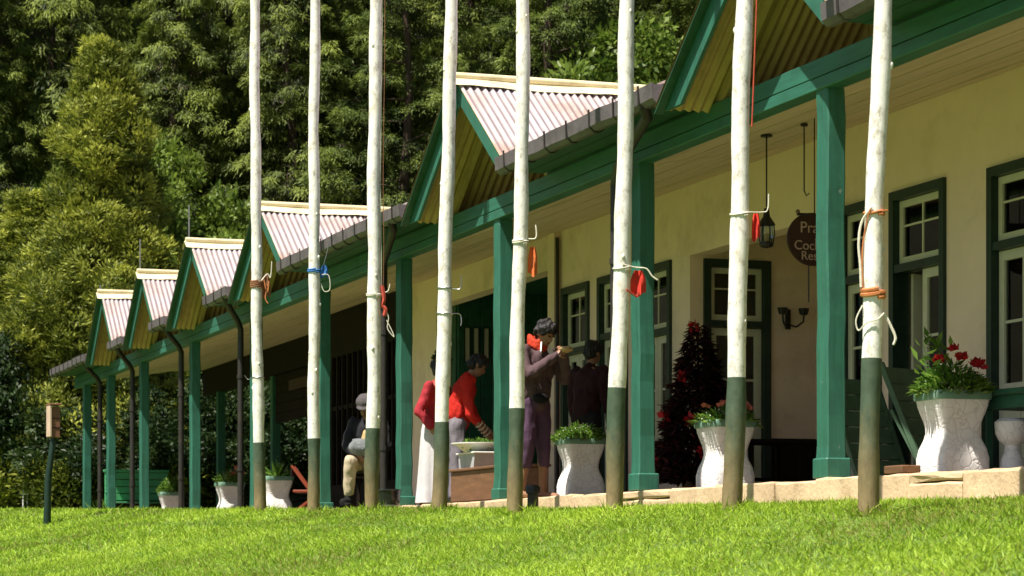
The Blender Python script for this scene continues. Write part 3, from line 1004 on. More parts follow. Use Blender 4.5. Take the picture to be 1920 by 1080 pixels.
for i, (px, ztop, r, lean) in enumerate(POLES):
    gz = float(ground(px, -1.3))
    ztop = ztop - gz
    t = thing('flagpole', POLE_LABELS[i], 'flagpole', (px, -1.3, gz), 0, 'white flagpoles in a row on the lawn')
    c, rad = pole_path(i * 1.9 + 0.6, lean, r)
    zs = [ztop + (6.4 - ztop) * k / 60 for k in range(61)]
    part('shaft', MB().tube([c(z) for z in zs], [rad(z) for z in zs], 14), 'polewhite', t, True)
    zs = [-0.2 + (ztop + 0.2) * k / 16 for k in range(17)]
    part('painted_foot', MB().tube([c(z) for z in zs], [rad(z) + 0.0015 for z in zs], 14), 'polegreen', t, True)
    poles.append((t, c, rad))
    # knots on the wood
    kn = MB()
    for q in range(7):
        z = rpole.uniform(ztop, 4.5)
        a = rpole.uniform(0, 6.28)
        d = Vector((math.cos(a), math.sin(a), 0))
        p = c(z) + d * rad(z) * 0.92
        kn.ball(p, rpole.uniform(0.010, 0.018), 1, 1, 1.5, 7, 5)
    part('knot', kn, 'polewhite', t, True)

def coil(i, z, turns, rr, mat, thick=0.008, name='rope'):
    t, c, rad = poles[i]
    pts = []
    n = int(turns * 14)
    for k in range(n + 1):
        a = 2 * math.pi * k / 14
        zz = z + k / 14 * thick * 1.9 + 0.006 * math.sin(a * 2)
        p = c(zz)
        pts.append(p + Vector((math.cos(a), math.sin(a), 0)) * (rad(zz) + rr))
    part(name, MB().tube(pts, thick, 6), mat, t, True)

def cord(i, offs, mat, thick=0.006, name='rope'):
    """offs: (sideways along the picture, height) points beside the pole"""
    t, c, rad = poles[i]
    pts = []
    for (u, z) in offs:
        p = c(z)
        pts.append(Vector((p.x, p.y, z)) + RV * u + TV * (0.02 if abs(u) > rad(z) else rad(z) + 0.008))
    q = []
    for k in range(len(pts) - 1):
        p0, p1, p2, p3 = pts[max(k - 1, 0)], pts[k], pts[k + 1], pts[min(k + 2, len(pts) - 1)]
        for s in range(5):
            f = s / 5
            q.append(0.5 * ((2 * p1) + (p2 - p0) * f + (2 * p0 - 5 * p1 + 4 * p2 - p3) * f * f + (3 * p1 - p0 - 3 * p2 + p3) * f ** 3))
    q.append(pts[-1])
    part(name, MB().tube(q, thick, 6), mat, t, True)

def rag(i, u, z, w, h, mat, name='cloth'):
    t, c, rad = poles[i]
    p = c(z) + RV * u
    m = MB()
    rr_ = random.Random(i * 7 + int(z * 10))
    nx, nz = 6, 7
    vs = []
    for a in range(nz + 1):
        for b in range(nx + 1):
            f = b / nx - 0.5
            q = p + RV * (f * w * (0.45 + 0.55 * math.sin(min(1.0, a / nz * 1.6 + 0.1) * 1.57))) + TV * (0.014 * math.sin(b * 1.5 + a * 0.35)) + Vector((0, 0, -h * a / nz - 0.02 * math.sin(b * 1.1 + i) * a / nz))
            vs.append(q)
    back = [Vector(v) - TV * 0.006 for v in vs]
    n1 = len(vs)
    fs = []
    for a in range(nz):
        for b in range(nx):
            k = a * (nx + 1) + b
            fs.append((k, k + 1, k + nx + 2, k + nx + 1))
            fs.append((n1 + k, n1 + k + nx + 1, n1 + k + nx + 2, n1 + k + 1))
    m.add(vs + back, fs)
    part(name, m, mat, t, True)

# 0: rope bundle
coil(0, 2.50, 4, 0.004, 'ropebrown', 0.011)
rag(0, 0.105, 2.66, 0.09, 0.26, 'ropebrown', 'rope_bundle')
cord(0, [(0.06, 2.58), (0.12, 2.66), (0.155, 2.62), (0.17, 2.80)], 'ropewhite', 0.0065)
cord(0, [(0.08, 2.60), (0.12, 2.45), (0.14, 2.58), (0.10, 2.40), (0.13, 2.33)], 'ropeorange', 0.0072)
coil(0, 1.50, 1, 0.004, 'steel', 0.005, 'wire')
cord(0, [(-0.06, 1.50), (-0.11, 1.48), (-0.15, 1.53)], 'steel', 0.0036, 'wire')
# 1: blue cloth
coil(1, 2.47, 2, 0.004, 'clothblue', 0.010)
rag(1, 0.105, 2.55, 0.085, 0.12, 'clothblue')
cord(1, [(0.08, 2.45), (0.15, 2.44), (0.16, 2.30), (0.10, 2.28), (0.07, 2.36)], 'ropewhite', 0.0050)
cord(1, [(0.10, 2.55), (0.14, 2.70), (0.15, 2.78)], 'steel', 0.0043, 'wire')
# 2: halyard
cord(2, [(0.085, 5.9), (0.09, 4.4), (0.092, 3.2), (0.09, 2.5), (0.085, 2.05)], 'ropebrown', 0.0032, 'halyard')
cord(2, [(0.06, 5.9), (0.065, 4.4), (0.068, 3.2), (0.066, 2.4), (0.07, 2.1)], 'ropewhite', 0.0025, 'halyard')
coil(2, 2.02, 2, 0.004, 'ropewhite', 0.007)
cord(2, [(0.075, 2.12), (0.095, 2.0), (0.08, 1.94), (0.11, 1.90), (0.10, 1.84)], 'ropered', 0.020, 'knot_of_rope')
cord(2, [(0.11, 1.90), (0.14, 1.82), (0.13, 1.72), (0.19, 1.64), (0.17, 1.70), (0.12, 1.80)], 'ropewhite', 0.0050)
cord(2, [(0.07, 2.06), (0.13, 2.07), (0.15, 2.14)], 'ropewhite', 0.0058)
# 3: wire hooks
for z, h in ((1.92, 0.12), (1.70, -0.10)):
    coil(3, z, 1, 0.004, 'steel', 0.006, 'wire')
    cord(3, [(0.06, z), (0.13, z), (0.145, z + h * 0.6), (0.14, z + h)], 'steel', 0.0050, 'hook')
# 4: orange cloth
coil(4, 2.12, 2, 0.004, 'ropewhite', 0.008)
rag(4, 0.095, 2.10, 0.075, 0.22, 'clothorange')
cord(4, [(0.06, 2.16), (0.12, 2.17), (0.115, 2.27)], 'ropewhite', 0.0065)
# 5: red tag
coil(5, 1.70, 1.2, 0.004, 'ropewhite', 0.007)
rag(5, 0.115, 1.70, 0.11, 0.17, 'clothred')
cord(5, [(0.0, 1.735), (0.09, 1.72), (0.17, 1.71), (0.21, 1.66), (0.25, 1.63)], 'ropewhite', 0.0058)
cord(5, [(0.03, 1.56), (0.10, 1.52), (0.12, 1.55)], 'ropered', 0.006)
# 6: red strip
coil(6, 1.84, 1.2, 0.004, 'ropewhite', 0.007)
rag(6, 0.10, 1.86, 0.055, 0.16, 'clothred')
cord(6, [(0.07, 4.5), (0.072, 3.4), (0.075, 2.8), (0.07, 2.4)], 'ropered', 0.005, 'halyard')
cord(6, [(0.05, 1.86), (0.13, 1.865), (0.17, 1.88), (0.175, 1.98)], 'ropewhite', 0.0043)
# 7: orange ring and cords
coil(7, 1.66, 1.2, 0.005, 'ropeorange', 0.008)
coil(7, 1.20, 2, 0.007, 'ropeorange', 0.013)
cord(7, [(-0.02, 1.70), (-0.07, 1.62), (-0.085, 1.50), (-0.075, 1.38), (-0.07, 1.26)], 'ropewhite', 0.0072)
cord(7, [(-0.03, 1.69), (-0.055, 1.55), (-0.065, 1.42), (-0.06, 1.26)], 'ropeorange', 0.0043)
cord(7, [(-0.06, 1.16), (-0.095, 1.08), (-0.08, 1.02), (-0.04, 1.06), (0.02, 1.08), (0.07, 1.13)], 'ropewhite', 0.0043)
cord(7, [(0.06, 1.12), (0.10, 1.04), (0.125, 0.98), (0.115, 0.94)], 'ropewhite', 0.0079)
cord(7, [(0.04, 1.68), (0.07, 1.685)], 'ropeorange', 0.0065)

# ------------------------------------------------------------------ urn planters
URN = [(.15, 0), (.174, .0), (.176, .06), (.176, .13), (.164, .195), (.142, .255), (.131, .305), (.133, .345), (.142, .39), (.157, .44), (.170, .49), (.176, .53)]
RIM = [(.172, .528), (.187, .531), (.190, .55), (.190, .575), (.186, .59), (.160, .59), (.152, .57), (.150, .52)]
def square_lathe(prof, n=64, p=11):
    m = MB().lathe([(r_ * 1.10, z_) for r_, z_ in prof], n)
    out = []
    for (x_, y_, z_) in m.v:
        r_ = math.hypot(x_, y_)
        if r_ > 1e-6:
            c_, s_ = abs(x_ / r_), abs(y_ / r_)
            k_ = 1 / (c_ ** p + s_ ** p) ** (1 / p)
            x_, y_ = x_ * k_, y_ * k_
        out.append((x_, y_, z_))
    m.v = out
    return m
def pot_plant(kind, seed, r, h):
    g = rs(seed)
    n = {'flat': 900, 'tall': 1000, 'small': 420, 'agave': 60}[kind]
    if kind == 'agave':
        D = unit(g, n); D[:, 2] = np.abs(D[:, 2]) + 0.25
        P = np.zeros((n, 3)) + np.array([0, 0, .54]) + D * 0.02
        return leaf_mesh('foliage', P, D, unit(g, n), g.uniform(.6, 1.0, n) * h, .045, g.rand(n), 'potleaf', 0.1)
    a = g.uniform(0, 6.283, n); q = np.sqrt(g.rand(n)) * r
    top = h * (1 - (q / (r * 1.05)) ** 2 * 0.75) * g.uniform(0.35, 1.05, n)
    P = np.stack([q * np.cos(a), q * np.sin(a), .575 + top - 0.03], 1)
    over = q > r * 0.8
    P[over, 2] -= g.uniform(0, .02, over.sum())
    D = np.stack([np.cos(a) * (.3 + q / r), np.sin(a) * (.3 + q / r), g.uniform(-.15, .9, n)], 1) + unit(g, n) * .45
    N = unit(g, n) * .6 + np.array([0, 0, 1.0])
    return leaf_mesh('foliage', P, D, N, g.uniform(.05, .10, n), g.uniform(.014, .028, n), g.rand(n) ** 1.3, 'potleaf', 0.12)

def blooms(parent, mat, spots, size, name='flower'):
    for k, (x, y, z) in enumerate(spots):
        g = rs(500 + k + int(abs(x) * 1000))
        n = 14
        D = unit(g, n); D[:, 2] = np.abs(D[:, 2]) + .2
        P = np.array([x, y, z]) + D * size * .15
        part(name, leaf_mesh(name, P, D, unit(g, n), size, size * .75, g.rand(n), mat, .15), mat, parent)

def urn(loc, label, plant, seed, sc_=1.0, flowers=None, r=.25, h=.14):
    t = thing('urn_planter', label, 'planter', loc, (seed % 3 - 1) * 0.04, 'white hourglass urns along the veranda edge')
    part('urn_body', square_lathe([(a * sc_, b) for a, b in URN]), 'pot', t, True)
    part('base_band', square_lathe([(.15, -.004), (.180, -.004), (.182, .022), (.179, .034), (.15, .034)]), 'potband', t, True)
    part('rim', square_lathe(RIM), 'potband', t, True)
    part('soil', square_lathe([(.0, .53), (.150, .53), (.14, .56), (.05, .57)], 20), 'soil', t, True)
    if plant:
        part('foliage', pot_plant(plant, seed, r, h), 'potleaf', t)
    g = rs(seed + 90)
    n = 70 if plant != 'agave' else 10
    a = g.uniform(0, 6.283, n); q = np.sqrt(g.rand(n)) * r
    P = np.stack([q * np.cos(a), q * np.sin(a), .57 + h * (1 - (q / r) ** 2 * .7) * g.uniform(.7, 1.1, n)], 1)
    part('small_blossom', leaf_mesh('small_blossom', P, unit(g, n), unit(g, n), .016, .014, g.rand(n), 'paleflower'), 'paleflower', t)
    return t

u = urn((-14.93, .76, 0), 'white urn with crimson flowers and leafy stems, right of the nearest green post', 'tall', 1, 1.0, r=.24, h=.20)
blooms(u, 'redflower', [(.10, .02, .80), (.04, -.12, .79), (.08, .16, .77), (.2, .10, .74), (-.05, .2, .78), (.12, -.05, .86), (.02, .06, .82)], .055)
g = rs(77); n = 60                           # taller leafy stems on one side
hh = g.uniform(.1, .40, n); P = np.stack([-.06 + .10 * g.normal(size=n) * .6, -.10 + .07 * g.normal(size=n), .58 + hh], 1)
part('leafy_stem', leaf_mesh('leafy_stem', P, unit(g, n) + np.array([0, 0, .3]), unit(g, n), g.uniform(.07, .13, n), .035, g.rand(n), 'potleaf', .1), 'potleaf', u)
m = MB()
for k in range(7):
    m.tube([(-.04 + .03 * math.cos(k), -.09 + .03 * math.sin(k), .54), (-.06 + .09 * math.cos(k * 2.1), -.10 + .08 * math.sin(k * 2.1), .80 + .025 * k)], .004, 5)
part('stalk', m, 'stem', u)
u = urn((-18.79, .78, 0), 'white urn with salmon pink flowers, behind the second flagpole from the right', 'small', 2, 1.0, r=.25, h=.13)
blooms(u, 'pinkflower', [(.12, -.1, .70), (.14, .0, .71), (.12, .1, .70), (.05, .16, .71), (-.04, -.16, .70), (.18, .05, .66), (.02, -.02, .73), (.09, .17, .68)], .042)
urn((-22.16, .76, 0), 'white urn with low bushy green plant, beside the man in the purple jacket', 'flat', 3, 1.0, r=.25, h=.15)
urn((-34.50, .75, 0), 'white urn with a pale green agave, right of the leftmost flagpole', 'agave', 4, 1.0, r=.2, h=.30)
u = urn((-37.64, .75, 0), 'white urn with red and white blossoms, left of the leftmost flagpole', 'small', 5, 1.0, r=.22, h=.22)
blooms(u, 'pinkflower', [(.1, .1, .78), (.05, .18, .72), (.14, 0, .70), (.0, .1, .80)], .06)
urn((-42.35, .75, -.04), 'farthest white urn with a small round green plant', 'flat', 6, 1.0, r=.2, h=.26)
tag(part('block', MB().bbox(-14.45, -14.2, -.02, .12, .004, .055, .006), 'brownwood'), 'brown brick lying on the plinth edge below the crimson flowers', 'block')  # small brown piece placed at the plinth edge

# ------------------------------------------------------------------ people
from mathutils import noise as mnoise
PEOPLE_MATS = {}
def cloth(name, c, var=.14):
    if name not in PEOPLE_MATS:
        PEOPLE_MATS[name] = mottled(name, c, .85, 9, var, None, bs=.35, bscale=60, spec=.2)
    return PEOPLE_MATS[name]
SKIN = mottled('brown_skin', (.27, .13, .075), .5, 14, .12, None, bs=.1)
HAIR = mottled('dark_hair', (.012, .009, .010), .55, 30, .4, None, bs=.6, bscale=120)
DARKEYE = mottled('eye', (.01, .008, .007), .2, 9, .1, None, bs=0)
LIP = mottled('lip', (.16, .05, .035), .5, 9, .1, None, bs=0)

def cap(m, a, b, ra, rb):
    a, b = Vector(a), Vector(b)
    m.tube([a, b], [ra, rb], 12)
    m.ball(a, ra, seg=12, rings=8)
    m.ball(b, rb, seg=12, rings=8)
def ell(m, c, r, rot=None):
    bm = bmesh.new()
    bmesh.ops.create_uvsphere(bm, u_segments=16, v_segments=12, radius=1)
    Rm = rot if rot is not None else Matrix.Identity(3)
    for v in bm.verts:
        v.co = Vector(c) + Rm @ Vector((v.co.x * r[0], v.co.y * r[1], v.co.z * r[2]))
    m.bm(bm)
def melt(name, mb, voxel, mat, parent, fold=0.0, fscale=9.0, smooth_it=3):
    """melts overlapping shapes into one continuous skin"""
    me = mb.mesh(name + '_raw')
    o = bpy.data.objects.new(name + '_raw', me)
    COL.objects.link(o)
    md = o.modifiers.new('r', 'REMESH'); md.mode = 'VOXEL'; md.voxel_size = voxel
    ms = o.modifiers.new('s', 'SMOOTH'); ms.iterations = smooth_it; ms.factor = .5
    dg = bpy.context.evaluated_depsgraph_get()
    new = bpy.data.meshes.new_from_object(o.evaluated_get(dg))
    new.name = name
    bpy.data.objects.remove(o)
    if fold:
        for v in new.vertices:
            p = v.co * fscale
            q = Vector((p.x, p.y, p.z * .55))
            v.co += v.normal * fold * (mnoise.noise(q) + .5 * mnoise.noise(q * 2.3))
    new.materials.clear()
    new.materials.append(mat)
    new.shade_smooth()
    return part(name, new, mat, parent, True)

def person(label, loc, rz, H=1.7, lean=0, tilt=0, arms=None, legs=None, top=None, bottom=None, sleeves=1.0, hem=.10, skirt=None, shoes=None, hair='short', hat=None, seated=False, topz=0.0, loose=.020):
    t = thing('person', label, 'person', loc, rz)
    k = H / 1.7
    V3 = lambda x, y, z: Vector((x * k, y * k, z * k))
    ph = .93 if not seated else .52
    P = V3(0, 0, ph)
    d = Vector((math.sin(R(lean)), 0, math.cos(R(lean))))
    d2 = Vector((math.sin(R(lean + tilt)), 0, math.cos(R(lean + tilt))))
    chest = P + d * .30 * k
    nb_ = P + d * .52 * k
    hc = nb_ + d2 * .17 * k + Vector((d2.z, 0, -d2.x)) * .02 * k
    Rt = Matrix.Rotation(R(lean), 3, 'Y')
    Rh = Matrix.Rotation(R(lean + tilt), 3, 'Y')
    arms = arms or {}
    S, E, W = {}, {}, {}
    for s, sg in (('L', 1), ('R', -1)):
        S[s] = nb_ - d * .055 * k + Vector((0, sg * .175 * k, 0))
        e, w = arms.get(s, (None, None))
        E[s] = V3(*e) if e else S[s] + V3(.0, sg * .06, -.28)
        W[s] = V3(*w) if w else E[s] + V3(.07, sg * .0, -.25)
    legs = legs or {'L': ((.01, .10, .49), (-.02, .11, .085)), 'R': ((.01, -.10, .49), (-.02, -.11, .085))}
    HP = {s: P + V3(0, sg * .09, -.03) for s, sg in (('L', 1), ('R', -1))}
    # body
    b = MB()
    ell(b, chest + d * .04 * k, (.105 * k, .155 * k, .20 * k), Rt)
    ell(b, P + d * .12 * k, (.10 * k, .135 * k, .17 * k), Rt)
    ell(b, P, (.11 * k, .155 * k, .12 * k))
    cap(b, nb_ - d * .03, hc - d2 * .04, .056 * k, .05 * k)
    ell(b, hc + d2 * .02 * k, (.095 * k, .075 * k, .10 * k), Rh)
    ell(b, hc + Rh @ Vector((.028, 0, -.045)) * k, (.068 * k, .058 * k, .075 * k), Rh)
    ell(b, hc + Rh @ Vector((.100, 0, -.02)) * k, (.018 * k, .014 * k, .026 * k), Rh)
    for sg in (1, -1):
        ell(b, hc + Rh @ Vector((-.005, sg * .078, -.01)) * k, (.018 * k, .010 * k, .032 * k), Rh)
    for s, sg in (('L', 1), ('R', -1)):
        cap(b, S[s], E[s], .047 * k, .038 * k)
        cap(b, E[s], W[s], .038 * k, .026 * k)
        # hand: palm, four fingers, thumb
        f = (W[s] - E[s]).normalized()
        side = f.cross(Vector((0, 0, 1)))
        side = side.normalized() if side.length > .1 else Vector((0, 1, 0))
        inn = Vector((0, -sg, 0)) - f * f.dot(Vector((0, -sg, 0)))
        inn = inn.normalized() if inn.length > .1 else side
        wide = f.cross(inn).normalized()
        pc = W[s] + f * .045 * k
        Rp = Matrix((f, wide, inn)).transposed()
        ell(b, pc, (.050 * k, .040 * k, .018 * k), Rp)
        for q, ln_ in enumerate((.062, .072, .068, .052)):
            r0 = pc + f * .035 * k + wide * (q - 1.5) * .020 * k
            r1 = r0 + (f * .8 + inn * .35).normalized() * ln_ * .55 * k
            r2 = r1 + (f * .45 + inn * .85).normalized() * ln_ * .5 * k
            cap(b, r0, r1, .0092 * k, .0085 * k); cap(b, r1, r2, .0085 * k, .0072 * k)
        r0 = pc - f * .015 * k - wide * .036 * k
        r1 = r0 + (f * .6 - wide * .6 + inn * .5).normalized() * .038 * k
        cap(b, r0, r1, .0115 * k, .0095 * k); cap(b, r1, r1 + (f + inn * .6).normalized() * .03 * k, .0095 * k, .008 * k)
        kn, an = V3(*legs[s][0]), V3(*legs[s][1])
        cap(b, HP[s], kn, .080 * k, .055 * k)
        cap(b, kn, an, .054 * k, .036 * k)
        ell(b, kn + (an - kn) * .3 - V3(.018, 0, 0), (.047 * k, .047 * k, .11 * k))
        heel = an + V3(-.035, 0, -.045); toe = an + V3(.16, sg * .02, -.06)
        cap(b, heel, toe, .036 * k, .026 * k)
        cap(b, an, heel, .036 * k, .036 * k)
        for q in range(5):
            cap(b, toe + V3(0, (q - 2) * .014, -.002), toe + V3(.035 - abs(q - 1.5) * .006, (q - 2) * .016, -.006), .011 * k, .009 * k)
    melt('body', b, .0075, SKIN, t)
    for sg in (1, -1):
        part('eye', MB().ball(hc + Rh @ Vector((.090, sg * .032, .012)) * k, .011 * k, .6, 1.2, .7), DARKEYE, t, True)
    part('mouth', MB().ball(hc + Rh @ Vector((.088, 0, -.062)) * k, .020 * k, .45, 1.2, .35), LIP, t, True)
    # hair
    h = MB()
    if hair:
        ell(h, hc + Rh @ Vector((-.018, 0, .045)) * k, (.103 * k, .088 * k, .092 * k), Rh)
        ell(h, hc + Rh @ Vector((-.055, 0, -.005)) * k, (.062 * k, .082 * k, .085 * k), Rh)
        if hair == 'full':
            ell(h, hc + Rh @ Vector((.030, 0, .075)) * k, (.085 * k, .085 * k, .062 * k), Rh)
            for sg in (1, -1):
                ell(h, hc + Rh @ Vector((.0, sg * .066, .03)) * k, (.06 * k, .03 * k, .06 * k), Rh)
        if hair == 'bun':
            ell(h, hc + Rh @ Vector((-.125, 0, .03)) * k, (.05 * k, .05 * k, .05 * k), Rh)
        melt('hair', h, .010, HAIR, t, fold=.020, fscale=30)
    # top
    if top:
        c = MB()
        q = loose
        ell(c, chest + d * .03 * k, ((.112 + q) * k, (.168 + q) * k, .205 * k), Rt)
        ell(c, P + d * .12 * k, ((.110 + q) * k, (.148 + q) * k, .20 * k), Rt)
        cap(c, P + d * (.02 + topz) * k, P + d * .2 * k, .150 * k, .150 * k)
        cap(c, nb_ - d * .06 * k, nb_ + d * .005 * k, .10 * k, .064 * k)
        for s in 'LR':
            cap(c, S[s], S[s] * .4 + chest * .6, .078 * k, .10 * k)
            cap(c, S[s], E[s], .069 * k, .060 * k)
            we = E[s] + (W[s] - E[s]) * sleeves
            if sleeves > .05:
                cap(c, E[s], we, .060 * k, .045 * k)
        melt('top', c, .011, top, t, fold=.024, fscale=10)
    if bottom:
        c = MB()
        ell(c, P + V3(0, 0, -.01), (.132 * k, .178 * k, .13 * k))
        for s in 'LR':
            kn, an = V3(*legs[s][0]), V3(*legs[s][1])
            cap(c, HP[s], kn, .100 * k, .076 * k)
            tt = (kn.z - hem * k) / max(.01, kn.z - an.z)
            cap(c, kn, kn + (an - kn) * min(1, max(.1, tt)), .076 * k, .066 * k)
        melt('trousers', c, .011, bottom, t, fold=.018, fscale=9)
    if skirt:
        c = MB()
        n = 36
        prof = [(.155, .98), (.175, .90), (.19, .75), (.205, .5), (.225, .2), (.24, .03), (.225, .03), (.19, .2), (.17, .6), (.14, .95)]
        vs, fs = [], []
        for j, (r_, z) in enumerate(prof):
            for a in range(n):
                th = 2 * math.pi * a / n
                amp = (.98 - z) * .045
                rr_ = r_ * (1 + amp * 2.2 * math.sin(th * 7 + z) + amp * math.sin(th * 13))
                vs.append((rr_ * math.cos(th) * k * .85 + .0, rr_ * math.sin(th) * k, z * k))
        for j in range(len(prof)):
            j2 = (j + 1) % len(prof)
            for a in range(n):
                a2 = (a + 1) % n
                fs.append((j * n + a, j * n + a2, j2 * n + a2, j2 * n + a))
        part('skirt', c.add(vs, fs), skirt, t, True)
    if shoes:
        for s, sg in (('L', 1), ('R', -1)):
            an = V3(*legs[s][1])
            c = MB()
            cap(c, an + V3(0, 0, .09), an, .058 * k, .056 * k)
            cap(c, an + V3(-.04, 0, -.04), an + V3(.19, sg * .02, -.045), .052 * k, .046 * k)
            c.box(an.x - .10 * k, an.x + .23 * k, an.y - .05 * k, an.y + .05 * k, an.z - .095 * k, an.z - .06 * k)
            melt('boot', c, .010, shoes, t)
    if hat is not None:
        c = MB()
        ell(c, hc + Rh @ Vector((-.01, 0, .075)) * k, (.118 * k, .108 * k, .085 * k), Rh)
        ell(c, hc + Rh @ Vector((.07, 0, .055)) * k, (.09 * k, .09 * k, .018 * k), Rh)
        ell(c, hc + Rh @ Vector((-.06, 0, -.02)) * k, (.07 * k, .105 * k, .11 * k), Rh)
        melt('hat', c, .010, hat, t, fold=.01, fscale=16)
    return t, dict(P=P, chest=chest, nb=nb_, hc=hc, W=W, E=E, S=S, k=k, Rh=Rh, d=d)

# the man eating beside the urn
p1, J = person('person with bowed head eating from both hands, purple-grey jacket, orange-red scarf, rolled trousers, bare feet',
               (-21.72, .12, 0), R(28), 1.66, 5, 28,
               arms={'L': ((.17, .27, 1.16), (.34, .05, 1.36)), 'R': ((.15, -.28, 1.15), (.33, -.045, 1.35))},
               legs={'L': ((.04, .11, .49), (.0, .13, .085)), 'R': ((.02, -.10, .49), (-.06, -.11, .085))},
               top=cloth('purple_grey_jacket', (.095, .058, .066)), bottom=cloth('purple_trousers', (.085, .045, .085)), hem=.34, hair='full', loose=.045)
m = MB()
for q in range(3):
    pts = []
    for a in range(25):
        th = 2 * math.pi * a / 24
        pts.append(J['nb'] + Vector((.075 * math.cos(th) + .012, .078 * math.sin(th), .012 + .026 * q + .012 * math.sin(th * 3 + q) - .03 * math.cos(th))))
    m.tube(pts, .028, 8)
melt('scarf', m, .010, cloth('orange_red_scarf', (.50, .045, .02)), p1, fold=.010, fscale=25)
m = MB()
for sg in (1, -1):
    m.bar(J['nb'] + Vector((.09, sg * .03, .035)), J['nb'] + Vector((.12, sg * .075, -.06)), .012, .05)
part('collar', m, 'white', p1)
m = MB(); ell(m, J['P'] + Vector((.14, -.05, .02)), (.05, .10, .05))
melt('belt_pouch', m, .01, cloth('dark_pouch', (.012, .012, .014)), p1)
m = MB(); ell(m, (J['W']['L'] + J['W']['R']) / 2 + Vector((.085, 0, .055)), (.055, .075, .028))
bread = melt('bread', m, .01, cloth('pale_bread', (.52, .36, .19)), None, fold=.012, fscale=30)
bread.location = p1.matrix_basis @ Vector((0, 0, 0))
bread.rotation_euler = (0, 0, R(28))
tag(bread, 'flat pale piece of bread held in both hands by the man in purple', 'bread')

person('person in dark maroon clothes turned away, standing behind the man who is eating', (-22.95, 1.12, 0), R(120), 1.58, 6, 10,
       top=cloth('dark_maroon_top', (.030, .009, .012)), bottom=cloth('black_trousers', (.014, .012, .014)), shoes=cloth('dark_shoes', (.012, .010, .010)), hair='full')

p3, J3 = person('person in pink-red blouse and long white skirt, standing beside the chest', (-25.30, .26, 0), R(40), 1.54, 4, 12,
                arms={'R': ((-.02, -.30, 1.10), (.12, -.26, .93)), 'L': ((.10, .24, 1.08), (.30, .12, .98))},
                top=cloth('pink_red_blouse', (.36, .030, .042)), skirt=cloth('white_skirt', (.60, .58, .60), .12), shoes=cloth('brown_shoes', (.07, .03, .02)), hair='bun', topz=-.02)
m = MB()
m.bbox(.135, .165, -.11, .11, .30, .92, .01)
part('apron_panel', m, cloth('yellowish_apron', (.60, .50, .24)), p3)

p4, J4 = person('person in bright red jacket bending over the basin on the chest, seen from behind', (-24.98, .40, 0), R(80), 1.62, 15, 18,
                arms={'R': ((.12, -.26, 1.02), (.34, -.17, .78)), 'L': ((.22, .22, 1.0), (.44, .10, .80))},
                top=cloth('bright_red_jacket', (.46, .018, .012)), bottom=cloth('grey_trousers', (.19, .17, .20)), sleeves=.42, shoes=cloth('dark_shoes', (.012, .010, .010)), hair='full')
for q in range(4):
    w = J4['E']['R'] + (J4['W']['R'] - J4['E']['R']) * (.52 + q * .14)
    f = (J4['W']['R'] - J4['E']['R']).normalized()
    a = f.orthogonal().normalized(); b_ = f.cross(a)
    part('bangle', MB().tube([w + (a * math.cos(x_) + b_ * math.sin(x_)) * .044 for x_ in [2 * math.pi * z_ / 14 for z_ in range(15)]], .007, 6), 'paleedge', p4, True)

# seated person with grey hat
p5, J5 = person('person sitting at the veranda edge in grey hat, dark jacket, cream trousers and black boots', (-27.35, .10, .02), R(-30), 1.66, 4, 30, seated=True,
                arms={'L': ((.10, .25, .72), (.30, .10, .58)), 'R': ((.10, -.25, .72), (.30, -.08, .60))},
                legs={'L': ((.42, .13, .52), (.36, .14, .09)), 'R': ((.42, -.12, .52), (.38, -.14, .09))},
                top=cloth('black_jacket', (.020, .019, .024)), bottom=cloth('cream_trousers', (.52, .43, .30)), hem=.16, shoes=cloth('black_boots', (.012, .011, .012)), hair='short', hat=cloth('grey_hat', (.085, .075, .08)))
m = MB(); ell(m, J5['chest'] + Vector((.075, 0, -.06)), (.075, .075, .20))
melt('tan_shirt', m, .010, cloth('tan_shirt', (.56, .42, .20)), p5, fold=.01, fscale=14)
m = MB()
ell(m, Vector((0, 0, .09)), (.10, .15, .10)); cap(m, (0, -.09, .18), (0, .09, .18), .016, .016)
bag = melt('handbag', m, .010, cloth('grey_bag', (.16, .17, .18)), None, fold=.012, fscale=18)
bag.location = (-27.35 + .34 * math.cos(R(-30)), .10 + .34 * math.sin(R(-30)), .60)
bag.rotation_euler = (0, 0, R(-30))
tag(bag, 'small grey bag on the lap of the person in the grey hat', 'bag')
st = thing('stool', 'low dark wooden stool under the person in the grey hat', 'stool', (-27.36, .10, 0), R(-30))
part('seat', MB().bbox(-.19, .17, -.2, .2, .36, .40, .01), 'darkwood', st)
for a in (-.15, .13):
    for b_ in (-.16, .16):
        part('leg', MB().bar((a, b_, 0), (a * .9, b_ * .9, .36), .035, .035, (1, 0, 0)), 'darkwood', st)
# ------------------------------------------------------------------ things on and before the veranda
# chest, tub, basin
ch = thing('chest', 'long brown wooden chest under the basin of greens', 'chest', (-23.62, .42, 0))
for k, (x0, x1) in enumerate(((-.98, -.02), (-.01, .95))):
    part('front_panel', MB().bbox(x0, x1, -.20, -.175, .02, .33, .006), 'brownwood', ch)
part('box', MB().box(-.97, .94, -.172, .2, .0, .325), 'brownwood', ch)
part('lid', MB().bbox(-1.0, .97, -.225, .22, .332, .362, .008), 'brownwood', ch)
tb = thing('plastic_tub', 'cloudy pale plastic tub standing on the brown chest', 'tub', (-24.22, .40, .362))
part('tub_wall', MB().prism([(-.24, 0), (.24, 0), (.28, .15), (-.28, .15)], 'y', -.13, .13), mottled('cloudy_plastic', (.42, .42, .44), .35, 7, .18, None, bs=.1), tb)
part('rim', MB().bbox(-.30, .30, -.15, .15, .15, .168, .005), 'white', tb)
bs = thing('basin', 'white basin heaped with salad greens on top of the plastic tub', 'basin', (-24.20, .40, .531))
